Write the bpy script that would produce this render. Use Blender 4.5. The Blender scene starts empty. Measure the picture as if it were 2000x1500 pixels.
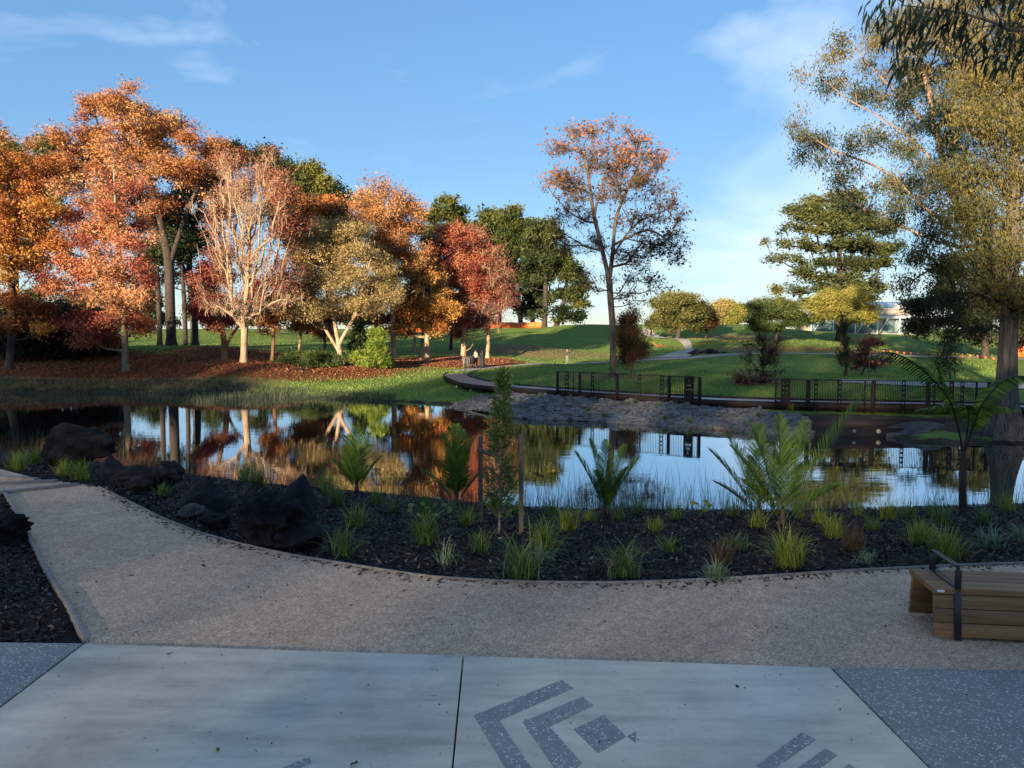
import bpy, bmesh, math, random
import numpy as np
from mathutils import Vector, noise as mnoise
from mathutils.geometry import delaunay_2d_cdt

# ---------------------------------------------------------------- camera, sky, sun, exposure
scene = bpy.context.scene
COL = scene.collection
rs = np.random.RandomState(7)
random.seed(7)
EYE = 5.0                                   # eye height over the pond, metres
PITCH = math.atan(110 / 1500)               # camera looks a little down
cam_d = bpy.data.cameras.new('camera')
cam_d.lens, cam_d.sensor_width, cam_d.sensor_fit = 27.0, 36.0, 'HORIZONTAL'
cam_d.clip_start, cam_d.clip_end = 0.1, 4000
cam = bpy.data.objects.new('camera', cam_d)
cam.location = (0, 0, EYE)
cam.rotation_euler = (math.pi / 2 - PITCH, 0, 0)
COL.objects.link(cam)
scene.camera = cam

SUN_AZ = math.radians(26)                   # light travels forward and to the right
SUN_EL = math.radians(11)
SX, SY = math.sin(SUN_AZ), math.cos(SUN_AZ)
world = bpy.data.worlds.new('World')
scene.world = world
world.use_nodes = True
wn = world.node_tree
for n in list(wn.nodes):
    wn.nodes.remove(n)
w_out = wn.nodes.new('ShaderNodeOutputWorld')
w_bg = wn.nodes.new('ShaderNodeBackground')
w_sky = wn.nodes.new('ShaderNodeTexSky')
w_sky.sky_type = 'NISHITA'
w_sky.sun_disc = False
w_sky.sun_elevation = SUN_EL
w_sky.sun_rotation = math.pi + SUN_AZ
w_sky.altitude = 0
w_sky.air_density, w_sky.dust_density, w_sky.ozone_density = 1.0, 0.0, 5.0
w_bg.inputs['Strength'].default_value = 0.115
# thin high cloud: stretched noise over the sky direction
w_tc = wn.nodes.new('ShaderNodeTexCoord')
w_map = wn.nodes.new('ShaderNodeMapping')
w_map.inputs['Scale'].default_value = (1.6, 1.6, 4.5)
w_map.inputs['Rotation'].default_value = (0.25, 0.35, 0.4)
w_map.inputs['Location'].default_value = (1.32, 5.3, 6.3)
w_nz = wn.nodes.new('ShaderNodeTexNoise')
w_nz.inputs['Scale'].default_value = 1.5
w_nz.inputs['Detail'].default_value = 7
w_nz.inputs['Roughness'].default_value = 0.5
w_nz.inputs['Distortion'].default_value = 0.5
w_rp = wn.nodes.new('ShaderNodeValToRGB')
w_rp.color_ramp.elements[0].position = 0.485
w_rp.color_ramp.elements[0].color = (0, 0, 0, 1)
w_rp.color_ramp.elements[1].position = 0.76
w_rp.color_ramp.elements[1].color = (0.65, 0.65, 0.65, 1)
w_mix = wn.nodes.new('ShaderNodeMix')
w_mix.data_type = 'RGBA'
w_mix.inputs[7].default_value = (2.7, 2.95, 3.2, 1)
L = wn.links.new
L(w_tc.outputs['Generated'], w_map.inputs['Vector'])
L(w_map.outputs[0], w_nz.inputs['Vector'])
L(w_nz.outputs['Fac'], w_rp.inputs['Fac'])
L(w_rp.outputs['Color'], w_mix.inputs[0])
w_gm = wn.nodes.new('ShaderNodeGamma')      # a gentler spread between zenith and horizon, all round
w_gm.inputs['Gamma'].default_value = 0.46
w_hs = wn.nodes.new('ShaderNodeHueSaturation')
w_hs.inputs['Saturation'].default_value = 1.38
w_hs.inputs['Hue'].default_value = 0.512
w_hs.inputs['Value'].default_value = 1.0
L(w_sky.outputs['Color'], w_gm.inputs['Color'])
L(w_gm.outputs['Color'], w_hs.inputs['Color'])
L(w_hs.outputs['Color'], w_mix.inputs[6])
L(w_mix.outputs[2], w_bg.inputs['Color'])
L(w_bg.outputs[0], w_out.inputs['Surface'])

sun_d = bpy.data.lights.new('sun', 'SUN')
sun_d.energy = 4.2
sun_d.angle = math.radians(0.53)
sun_d.color = (1.0, 0.80, 0.56)
sun = bpy.data.objects.new('sun', sun_d)
sun.rotation_euler = Vector((SX * math.cos(SUN_EL), SY * math.cos(SUN_EL), -math.sin(SUN_EL))).to_track_quat('-Z', 'Y').to_euler()
sun.location = (-40, -45, 60)
COL.objects.link(sun)
scene.view_settings.view_transform = 'Standard'
scene.view_settings.look = 'None'
scene.view_settings.exposure = 2.0
scene.view_settings.gamma = 1.0
scene.view_settings.use_curve_mapping = False
scene.render.engine = 'CYCLES'
scene.cycles.use_denoising = True
scene.cycles.max_bounces = 6
scene.cycles.transparent_max_bounces = 4
scene.cycles.caustics_reflective = False
scene.cycles.caustics_refractive = False

# ---------------------------------------------------------------- where things stand
CP, SP = math.cos(PITCH), math.sin(PITCH)
def at(px, py, d):
    """the point at distance d ahead that the photograph shows at px, py"""
    u, v = (px - 1000) / 1500, (750 - py) / 1500
    t = d / (CP + v * SP)
    return np.array([u * t, d, EYE + t * (v * CP - SP)])
def on(px, py, z):
    """the point of the level z seen at px, py"""
    u, v = (px - 1000) / 1500, (750 - py) / 1500
    t = (z - EYE) / (v * CP - SP)
    return np.array([u * t, t * (CP + v * SP), z])
def proj(p):
    dep = p[1] * CP - (p[2] - EYE) * SP
    return 1000 + 1500 * p[0] / dep, 750 - 1500 * (p[1] * SP + (p[2] - EYE) * CP) / dep

TERR = 2.3                                   # terrace level
FAR_SHORE = np.array([(-95, 48), (-75, 55), (-55, 58.5)] + [tuple(on(px, py, 0)[:2]) for px, py in
    [(0, 767), (200, 767), (420, 768), (560, 774), (660, 779), (760, 784), (865, 790), (930, 803), (1000, 817), (1150, 823),
     (1300, 831), (1450, 842), (1570, 850), (1610, 850), (1738, 852), (1750, 862), (1790, 866), (1860, 869), (1960, 867), (2080, 872)]] + [(33, 31), (40, 27)])
NEAR_SHORE = np.array([(-95, 38), (-40, 34), (-24, 30.5), (-16, 27.5), (-11, 24.6), (-6, 21.2), (0, 19.5), (6, 19.0), (12, 19.8), (18, 21), (26, 22.5), (40, 27)])
PATH_PX = [(0, 916), (75, 936), (130, 942), (185, 949), (245, 978), (315, 1013), (385, 1041), (455, 1061), (560, 1085), (700, 1108), (830, 1128), (940, 1136),
           (1060, 1140), (1180, 1141), (1300, 1138), (1420, 1132), (1540, 1125), (1660, 1117), (1760, 1112), (1880, 1106), (2000, 1102), (2150, 1096)]
PATH_EDGE = np.array([tuple(on(px, py, TERR)[:2]) for px, py in PATH_PX])
PATH_EDGE = np.vstack([[(-60, 22), (-25, 17.5)], PATH_EDGE, [(20, 9.6), (60, 10)]])

def dist_poly(x, y, poly):
    best = np.full(np.shape(x), 1e9)
    for (ax, ay), (bx, by) in zip(poly[:-1], poly[1:]):
        dx, dy = bx - ax, by - ay
        t = np.clip(((x - ax) * dx + (y - ay) * dy) / (dx * dx + dy * dy), 0, 1)
        best = np.minimum(best, np.hypot(x - ax - t * dx, y - ay - t * dy))
    return best
def inside(x, y, poly):
    r = np.zeros(np.shape(x), bool)
    n = len(poly)
    for i in range(n):
        ax, ay = poly[i]; bx, by = poly[(i + 1) % n]
        c = ((ay > y) != (by > y)) & (x < (bx - ax) * (y - ay) / ((by - ay) if by != ay else 1e-9) + ax)
        r ^= c
    return r
POND = np.vstack([FAR_SHORE, NEAR_SHORE[::-1]])
CTRL = []
for px, py, d in [(245, 720, 64), (475, 705, 66), (335, 675, 82), (18, 708, 64), (668, 712, 71), (768, 702, 79), (835, 706, 80), (905, 700, 85), (952, 699, 86),
                  (935, 720, 75), (880, 724, 71), (1000, 716, 79), (1108, 712, 88), (1200, 706, 92), (1290, 700, 96), (1000, 672, 100), (1000, 652, 130), (1150, 633, 140), (1000, 641, 150), (1300, 633, 145),
                  (1450, 633, 150), (1580, 646, 150), (1700, 658, 150), (1900, 690, 120), (1322, 662, 122), (1340, 686, 105), (1500, 690, 97), (1700, 702, 85),
                  (1900, 720, 75), (1600, 742, 60), (1197, 737, 63), (700, 652, 140), (400, 646, 130), (200, 652, 120), (0, 662, 110), (600, 672, 100), (1000, 742, 62), (1400, 738, 60),
                  (1800, 752, 55), (720, 742, 64), (800, 752, 60)]:
    CTRL.append(at(px, py, d))
for x, y, z in [(-120, 60, 2.5), (-150, 120, 4), (150, 120, 3), (80, 50, 1.2), (-100, 250, 4.3), (0, 250, 4.3), (100, 250, 3.5), (0, 600, 4), (300, 600, 4), (-300, 600, 4), (-200, 300, 4.2), (200, 300, 4),
                (30, 45, .9), (20, 42, .6), (12, 45, .7), (4, 49, .6), (-3, 53, .6)]:
    CTRL.append(np.array([x, y, z]))
CTRL = np.array(CTRL)
def ground(x, y):
    x = np.asarray(x, float); y = np.asarray(y, float)
    zs = np.zeros(x.shape); ws = np.zeros(x.shape)
    for cx, cy, cz in CTRL:
        w = 1.0 / (((x - cx) ** 2 + (y - cy) ** 2) + 6 + 0.0006 * cy * cy) ** 1.7
        zs += w * cz; ws += w
    df = dist_poly(x, y, FAR_SHORE); dn = dist_poly(x, y, NEAR_SHORE); dp = dist_poly(x, y, PATH_EDGE)
    zf = zs / ws * (1 - np.exp(-df / 2.6)) + 0.05 * np.sin(x * .31 + 1) * np.sin(y * .27) * np.clip(df / 6, 0, 1)
    t = dn / (dn + dp + 1e-6)
    behind = y < np.interp(x, PATH_EDGE[:, 0], PATH_EDGE[:, 1])
    zn = TERR * np.interp(t, [0, .08, .24, .65, 1], [0, .16, .45, .80, 1])
    zn = np.where(behind, TERR, zn)
    side = y < (np.interp(x, FAR_SHORE[:, 0], FAR_SHORE[:, 1]) + np.interp(x, NEAR_SHORE[:, 0], NEAR_SHORE[:, 1])) / 2
    z = np.where(side, zn, zf)
    pond = inside(x, y, POND)
    return np.where(pond, -0.9 * (1 - np.exp(-np.minimum(df, dn) / 1.2)) - 0.01, z)
def gz(x, y):
    return float(ground(np.array([x]), np.array([y]))[0])
def hit(px, py):
    """where the view ray through px, py meets the near ground"""
    u, v = (px - 1000) / 1500, (750 - py) / 1500
    t = np.linspace(4, 60, 1200)
    X, Y, Z = u * t, t * (CP + v * SP), EYE + t * (v * CP - SP)
    below = np.nonzero(Z <= ground(X, Y))[0]
    i = below[0] if len(below) else -1
    lim = float(np.interp(X[i], NEAR_SHORE[:, 0], NEAR_SHORE[:, 1])) - .5
    if Y[i] > lim:                           # hidden behind the crest of the bed: stand it at the water's edge
        return np.array([u * lim, lim, gz(u * lim, lim)])
    return np.array([X[i], Y[i], gz(X[i], Y[i])])

# ---------------------------------------------------------------- objects and meshes
def link(o, parent=None):
    COL.objects.link(o)
    if parent is not None:
        o.parent = parent
    return o
def tag(o, label=None, cat=None, group=None, kind=None):
    if label: o['label'] = label
    if cat: o['category'] = cat
    if group: o['group'] = group
    if kind: o['kind'] = kind
    return o
def empty(name, loc, rz=0.0, label=None, cat=None, group=None):
    o = bpy.data.objects.new(name, None)
    o.location = [float(c) for c in loc]
    o.rotation_euler = (0, 0, rz)
    o.empty_display_size = 0.2
    link(o)
    return tag(o, label, cat, group)
def mesh_np(name, V, F, mat, parent=None, tint=None, smooth=False, attrs=None, loc=None):
    """V (n,3); F a list of arrays of faces, each (m,3) or (m,4)"""
    if isinstance(F, np.ndarray): F = [F]
    F = [np.asarray(f, np.int32) for f in F if len(f)]
    me = bpy.data.meshes.new(name)
    V = np.asarray(V, np.float32)
    if loc is not None: V = V - np.asarray(loc, np.float32)
    me.vertices.add(len(V)); me.vertices.foreach_set('co', V.ravel())
    idx = np.concatenate([f.ravel() for f in F])
    sizes = np.concatenate([np.full(len(f), f.shape[1], np.int32) for f in F])
    me.loops.add(len(idx)); me.loops.foreach_set('vertex_index', idx)
    me.polygons.add(len(sizes))
    me.polygons.foreach_set('loop_start', np.concatenate([[0], np.cumsum(sizes)[:-1]]).astype(np.int32))
    me.polygons.foreach_set('loop_total', sizes)
    if smooth: me.polygons.foreach_set('use_smooth', np.ones(len(sizes), bool))
    me.update(calc_edges=True)
    a = dict(attrs or {})
    if tint is not None: a['tint'] = tint
    for k, v in a.items():
        at_ = me.attributes.new(k, 'FLOAT', 'POINT')
        at_.data.foreach_set('value', np.asarray(v, np.float32))
    if mat: me.materials.append(mat)
    o = bpy.data.objects.new(name, me)
    if loc is not None: o.location = [float(c) for c in loc]
    return link(o, parent)
class MB:
    """collects simple solids into one mesh"""
    def __init__(s): s.V = []; s.Q = []; s.T = []; s.n = 0
    def add(s, V, quads=(), tris=()):
        V = np.asarray(V, float)
        if len(quads): s.Q.append(np.asarray(quads) + s.n)
        if len(tris): s.T.append(np.asarray(tris) + s.n)
        s.V.append(V); s.n += len(V); return s
    def box(s, x0, x1, y0, y1, z0, z1):
        V = [(x, y, z) for z in (z0, z1) for y in (y0, y1) for x in (x0, x1)]
        return s.add(V, [(0, 2, 3, 1), (4, 5, 7, 6), (0, 1, 5, 4), (2, 6, 7, 3), (0, 4, 6, 2), (1, 3, 7, 5)])
    def bar(s, a, b, w, h=None, up=(0, 0, 1)):
        a, b = np.asarray(a, float), np.asarray(b, float); h = h or w
        d = b - a; d /= np.linalg.norm(d)
        up = np.asarray(up, float)
        if abs(d @ up) > .98: up = np.array([1., 0, 0])
        r = np.cross(d, up); r /= np.linalg.norm(r); u = np.cross(r, d)
        V = [p + i * r * w / 2 + j * u * h / 2 for p in (a, b) for j in (-1, 1) for i in (-1, 1)]
        return s.add(V, [(0, 2, 3, 1), (4, 5, 7, 6), (0, 1, 5, 4), (2, 6, 7, 3), (0, 4, 6, 2), (1, 3, 7, 5)])
    def tube(s, pts, rad, k=8, cap=True):
        pts = np.asarray(pts, float); n = len(pts)
        rad = np.broadcast_to(rad, (n,))
        tg = np.gradient(pts, axis=0); tg /= np.linalg.norm(tg, axis=1)[:, None] + 1e-9
        ref = np.array([0, 0, 1.]) if abs(tg[0, 2]) < .9 else np.array([1., 0, 0])
        V = []
        for i in range(n):
            r = np.cross(tg[i], ref); r /= np.linalg.norm(r) + 1e-9; u = np.cross(r, tg[i])
            for j in range(k):
                a = 2 * math.pi * j / k
                V.append(pts[i] + rad[i] * (math.cos(a) * r + math.sin(a) * u))
        Q = [(i * k + j, i * k + (j + 1) % k, (i + 1) * k + (j + 1) % k, (i + 1) * k + j) for i in range(n - 1) for j in range(k)]
        T = []
        if cap:
            V += [pts[0], pts[-1]]
            T = [(n * k, (j + 1) % k, j) for j in range(k)] + [(n * k + 1, (n - 1) * k + j, (n - 1) * k + (j + 1) % k) for j in range(k)]
        return s.add(V, Q, T)
    def build(s, name, mat, parent=None, smooth=False, bevel=0, loc=None, tint=None):
        V = np.vstack(s.V)
        o = mesh_np(name, V, [np.vstack(a) for a in (s.Q, s.T) if a], mat, parent, smooth=smooth, loc=loc, tint=tint)
        if bevel:
            m = o.modifiers.new('bevel', 'BEVEL'); m.width = bevel; m.segments = 2; m.limit_method = 'ANGLE'
        return o
def smooth_line(pts, n):
    """an even, rounded run through pts"""
    pts = np.asarray(pts, float)
    P = np.vstack([2 * pts[0] - pts[1], pts, 2 * pts[-1] - pts[-2]])
    out = []
    for i in range(1, len(P) - 2):
        for t in np.linspace(0, 1, 12, endpoint=False):
            a, b, c, d = P[i - 1:i + 3]
            out.append(.5 * (2 * b + (c - a) * t + (2 * a - 5 * b + 4 * c - d) * t * t + (3 * b - a - 3 * c + d) * t ** 3))
    out = np.array(out + [pts[-1]])
    s = np.concatenate([[0], np.cumsum(np.linalg.norm(np.diff(out, axis=0), axis=1))])
    q = np.linspace(0, s[-1], n)
    return np.stack([np.interp(q, s, out[:, k]) for k in range(out.shape[1])], 1)
def sheet(name, poly, step, zf, mat, parent=None, holes=(), smooth=True, attrs=None):
    """a polygon in plan laid over zf(x, y)"""
    poly = np.asarray(poly, float)
    bd = []
    for a, b in zip(poly, np.roll(poly, -1, 0)):
        k = max(1, int(np.linalg.norm(b - a) / step))
        bd += [a + (b - a) * i / k for i in range(k)]
    bd = np.array(bd)
    x0, y0 = poly.min(0); x1, y1 = poly.max(0)
    gx, gy = np.meshgrid(np.arange(x0, x1, step), np.arange(y0, y1, step))
    gx = gx.ravel() + rs.uniform(-.2, .2, gx.size) * step; gy = gy.ravel() + rs.uniform(-.2, .2, gy.size) * step
    ok = inside(gx, gy, poly) & (dist_poly(gx, gy, np.vstack([bd, bd[:1]])) > step * .45)
    pts = np.vstack([bd, np.stack([gx[ok], gy[ok]], 1)])
    nb = len(bd); ed = [(i, (i + 1) % nb) for i in range(nb)]
    for h in holes:
        s0 = len(pts); pts = np.vstack([pts, h]); ed += [(s0 + i, s0 + (i + 1) % len(h)) for i in range(len(h))]
    v, _, f, *_ = delaunay_2d_cdt([Vector(p) for p in pts], ed, [], 0, 1e-5)
    v = np.array([tuple(p) for p in v]); f = np.array([t for t in f if len(t) == 3])
    c = v[f].mean(1)
    keep = inside(c[:, 0], c[:, 1], poly)
    for h in holes: keep &= ~inside(c[:, 0], c[:, 1], np.asarray(h))
    f = f[keep]
    V = np.column_stack([v, zf(v[:, 0], v[:, 1])])
    return mesh_np(name, V, f, mat, parent, smooth=smooth, attrs={k: g(v[:, 0], v[:, 1]) for k, g in (attrs or {}).items()})

# ---------------------------------------------------------------- materials
def new_mat(name):
    m = bpy.data.materials.new(name); m.use_nodes = True
    nt = m.node_tree
    return m, nt, nt.nodes['Principled BSDF'], nt.nodes['Material Output']
def N(nt, typ, **kw):
    n = nt.nodes.new('ShaderNode' + typ)
    for k, v in kw.items():
        if k in n.inputs: n.inputs[k].default_value = v
        else: setattr(n, k, v)
    return n
def coords(nt, world=True, scale=(1, 1, 1)):
    g = N(nt, 'NewGeometry') if world else N(nt, 'TexCoord')
    mp = N(nt, 'Mapping', Scale=scale)
    nt.links.new(g.outputs['Position' if world else 'Object'], mp.inputs['Vector'])
    return mp.outputs[0]
def noise(nt, vec, scale, detail=5, rough=.55, dist=0):
    n = N(nt, 'TexNoise', Scale=scale, Detail=detail, Roughness=rough, Distortion=dist)
    nt.links.new(vec, n.inputs['Vector']); return n.outputs['Fac']
def ramp(nt, fac, stops):
    r = N(nt, 'ValToRGB'); e = r.color_ramp.elements
    for i, (p, c) in enumerate(stops):
        x = e[i] if i < 2 else e.new(p)
        x.position = p; x.color = (*c, 1) if len(c) == 3 else c
    nt.links.new(fac, r.inputs['Fac']); return r.outputs['Color']
def mixc(nt, fac, a, b, mode='MIX'):
    n = N(nt, 'Mix', data_type='RGBA', blend_type=mode)
    for s, v in ((0, fac), (6, a), (7, b)):
        if isinstance(v, (int, float)): n.inputs[s].default_value = v
        elif isinstance(v, tuple): n.inputs[s].default_value = (*v, 1)
        else: nt.links.new(v, n.inputs[s])
    return n.outputs[2]
def bump(nt, bs, h, strength, dist=.02):
    b = N(nt, 'Bump', Strength=strength, Distance=dist)
    nt.links.new(h, b.inputs['Height']); nt.links.new(b.outputs[0], bs.inputs['Normal'])
def simple(name, stops, scale=3, rough=.7, detail=5, world=True, stretch=(1, 1, 1), bmp=.3, bdist=.01, metal=0, spec=.4):
    m, nt, bs, _ = new_mat(name)
    v = coords(nt, world, stretch)
    f = noise(nt, v, scale, detail)
    nt.links.new(ramp(nt, f, stops), bs.inputs['Base Color'])
    bs.inputs['Roughness'].default_value = rough; bs.inputs['Metallic'].default_value = metal
    bs.inputs['Specular IOR Level'].default_value = spec
    if bmp: bump(nt, bs, noise(nt, v, scale * 3, 6), bmp, bdist)
    return m
def attr(nt, name):
    return N(nt, 'Attribute', attribute_name=name).outputs['Fac']
def leaf_mat(name, stops, transl=.3):
    m, nt, bs, out = new_mat(name)
    c = ramp(nt, attr(nt, 'tint'), stops)
    nt.links.new(c, bs.inputs['Base Color'])
    bs.inputs['Roughness'].default_value = .6; bs.inputs['Specular IOR Level'].default_value = .25
    tr = N(nt, 'BsdfTranslucent'); nt.links.new(c, tr.inputs['Color'])
    mx = N(nt, 'MixShader', Fac=transl)
    nt.links.new(bs.outputs[0], mx.inputs[1]); nt.links.new(tr.outputs[0], mx.inputs[2]); nt.links.new(mx.outputs[0], out.inputs['Surface'])
    return m
def even(cols): return [(i / (len(cols) - 1), c) for i, c in enumerate(cols)]
LEAF = {k: leaf_mat('leaf_' + k, even(c)) for k, c in {
    'orange': [(.15, .05, .022), (.33, .125, .045), (.45, .21, .075), (.50, .31, .12)],
    'gold':   [(.20, .06, .02), (.38, .14, .035), (.49, .24, .055), (.52, .33, .09)],
    'red':    [(.15, .035, .028), (.34, .085, .052), (.48, .17, .085), (.50, .28, .13)],
    'crimson': [(.12, .025, .03), (.28, .05, .05), (.40, .09, .075), (.45, .18, .11)],
    'pink':   [(.14, .035, .025), (.28, .08, .05), (.38, .15, .09), (.42, .24, .14)],
    'brown':  [(.045, .028, .014), (.10, .055, .024), (.19, .085, .028), (.40, .14, .035)],
    'tan':    [(.14, .105, .045), (.25, .19, .075), (.35, .27, .11), (.42, .28, .11)],
    'olive':  [(.035, .042, .012), (.08, .088, .024), (.15, .145, .04), (.22, .19, .055)],
    'pine':   [(.012, .022, .008), (.03, .05, .015), (.075, .09, .02), (.16, .15, .03)],
    'cedar':  [(.022, .034, .012), (.055, .07, .02), (.10, .115, .032), (.17, .155, .05)],
    'dark':   [(.004, .007, .004), (.010, .016, .007), (.02, .028, .010), (.035, .04, .014)],  # near-black: shade of the thicket and right background tree put into leaf colour
    'green':  [(.018, .034, .009), (.042, .068, .017), (.085, .115, .03), (.16, .17, .05)],
    'lime':   [(.05, .09, .012), (.10, .165, .02), (.17, .23, .03), (.26, .28, .06)],
    'yellow': [(.06, .07, .015), (.14, .145, .03), (.24, .22, .045), (.32, .27, .065)],
    'gum':    [(.012, .022, .012), (.04, .06, .028), (.11, .12, .055), (.22, .17, .07)],
    'cypress': [(.02, .028, .009), (.05, .06, .017), (.105, .10, .028), (.20, .15, .04)],
    'sedge':  [(.03, .06, .015), (.07, .13, .03), (.14, .20, .05), (.26, .30, .10)],
    'sedge_yellow': [(.06, .09, .012), (.14, .20, .025), (.26, .30, .04), (.36, .36, .09)],
    'sedge_pale': [(.05, .08, .04), (.12, .18, .09), (.22, .28, .15), (.36, .40, .26)],
    'sedge_brown': [(.05, .03, .015), (.10, .06, .03), (.15, .10, .05), (.18, .14, .07)],
    'palm':   [(.012, .03, .008), (.035, .08, .012), (.09, .165, .02), (.26, .32, .04)],
    'reed':   [(.025, .035, .022), (.05, .07, .04), (.09, .11, .06), (.14, .14, .08)],
    'litter': [(.07, .025, .014), (.17, .06, .028), (.29, .11, .05), (.38, .19, .10)],
    'grass':  [(.09, .145, .028), (.14, .21, .042), (.20, .28, .06), (.29, .31, .09)],
}.items()}
BARK = {
    'dark': simple('bark_dark', [(.3, (.018, .014, .011)), (.7, (.06, .045, .035))], 2.5, .9, stretch=(2, 2, .5), bmp=.8, bdist=.05),
    'grey': simple('bark_grey', [(.3, (.09, .075, .055)), (.7, (.24, .20, .15))], 2.5, .9, stretch=(2, 2, .6), bmp=.7, bdist=.04),
    'pale': simple('bark_pale', [(.3, (.20, .13, .08)), (.7, (.40, .29, .19))], 2.5, .85, stretch=(2, 2, .6), bmp=.6, bdist=.03),
    'red':  simple('bark_red', [(.3, (.10, .055, .03)), (.7, (.28, .16, .09))], 2.5, .9, stretch=(2, 2, .4), bmp=.8, bdist=.05),
    'mid': simple('bark_mid', [(.3, (.05, .038, .03)), (.7, (.14, .11, .085))], 2.5, .9, stretch=(2, 2, .5), bmp=.7, bdist=.04),
    'gum':  simple('bark_gum', [(.3, (.13, .085, .055)), (.7, (.30, .20, .13))], 1.8, .8, stretch=(2, 2, .5), bmp=.5, bdist=.03),
}
CORTEN = simple('rusted_steel', [(.3, (.007, .0033, .003)), (.7, (.022, .008, .0065))], 2.0, .75, bmp=.2)
CORTEN_DARK = simple('dark_rusted_steel', [(.3, (.006, .0045, .004)), (.7, (.016, .009, .0075))], 2.0, .7, bmp=.2)
STEEL = simple('black_painted_steel', [(.3, (.008, .009, .013)), (.7, (.016, .018, .026))], 6, .32, bmp=.05)

def gravel_mat():
    m, nt, bs, _ = new_mat('fine_gravel')
    v = coords(nt)
    vo = N(nt, 'TexVoronoi', Scale=75.0, Randomness=1.0); nt.links.new(v, vo.inputs['Vector'])
    grain = ramp(nt, vo.outputs['Color'], [(.0, (.24, .165, .115)), (.45, (.54, .385, .27)), (.8, (.69, .52, .38)), (1, (.78, .68, .55))])
    big = ramp(nt, noise(nt, v, .9, 6, .6), [(.3, (.74, .70, .68)), (.7, (1.0, .97, .92))])
    mid = ramp(nt, noise(nt, v, 9, 5, .7), [(.3, (.72, .72, .72)), (.7, (1.08, 1.05, 1.0))])
    c = mixc(nt, 1.0, mixc(nt, 1.0, grain, big, 'MULTIPLY'), mid, 'MULTIPLY')
    nt.links.new(c, bs.inputs['Base Color']); bs.inputs['Roughness'].default_value = .9
    bump(nt, bs, vo.outputs['Distance'], .7, .008); return m
def aggregate_mat(name, base0, base1, scale=42):
    m, nt, bs, _ = new_mat(name)
    v = coords(nt)
    vo = N(nt, 'TexVoronoi', Scale=float(scale), Randomness=1.0); nt.links.new(v, vo.inputs['Vector'])
    sep = N(nt, 'SeparateColor'); nt.links.new(vo.outputs['Color'], sep.inputs[0])
    chip = ramp(nt, sep.outputs[0], [(.0, base0), (.70, base1), (.80, (.33, .33, .31)), (1, (.66, .64, .60))])
    shape = ramp(nt, vo.outputs['Distance'], [(.38, (1, 1, 1)), (.5, (0, 0, 0))])
    base = ramp(nt, noise(nt, v, 2.2, 6), [(.3, base0), (.7, base1)])
    nt.links.new(mixc(nt, shape, base, chip), bs.inputs['Base Color'])
    bs.inputs['Roughness'].default_value = .5
    bump(nt, bs, vo.outputs['Distance'], .25, .004); return m
def concrete_mat():
    m, nt, bs, _ = new_mat('pale_concrete')
    v = coords(nt)
    a = ramp(nt, noise(nt, v, .8, 7, .62, .6), [(.28, (.40, .35, .27)), (.45, (.52, .46, .36)), (.58, (.58, .515, .405)), (.74, (.65, .585, .47))])
    b = ramp(nt, noise(nt, coords(nt, True, (.5, 2.2, 1)), 2.2, 7, .65), [(.3, (.62, .64, .66)), (.5, (.88, .88, .88)), (.66, (1.0, 1.0, 1.0))])
    c = mixc(nt, 1.0, a, b, 'MULTIPLY')
    spots = ramp(nt, noise(nt, v, 26, 2, .5), [(.70, (1, 1, 1)), (.76, (.55, .52, .48))])
    c = mixc(nt, .8, c, mixc(nt, 1.0, c, spots, 'MULTIPLY'))
    st = ramp(nt, noise(nt, coords(nt, True, (1, 1.4, 1)), .55, 8, .7, 1.2), [(.36, (.84, .84, .84)), (.52, (1, 1, 1)), (.7, (1.05, 1.03, 1.0))])
    c = mixc(nt, 1.0, c, st, 'MULTIPLY')
    scuff = ramp(nt, noise(nt, coords(nt, True, (6, .7, 1)), 3.0, 6, .75, 1.0), [(.60, (1, 1, 1)), (.72, (.80, .80, .80))])
    c = mixc(nt, .7, c, mixc(nt, 1.0, c, scuff, 'MULTIPLY'))
    nt.links.new(c, bs.inputs['Base Color'])
    r = ramp(nt, noise(nt, v, 1.1, 5), [(.35, (.36, .36, .36)), (.65, (.68, .68, .68))])
    nt.links.new(r, bs.inputs['Roughness'])
    bump(nt, bs, noise(nt, v, 40, 4), .08, .004); return m
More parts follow.
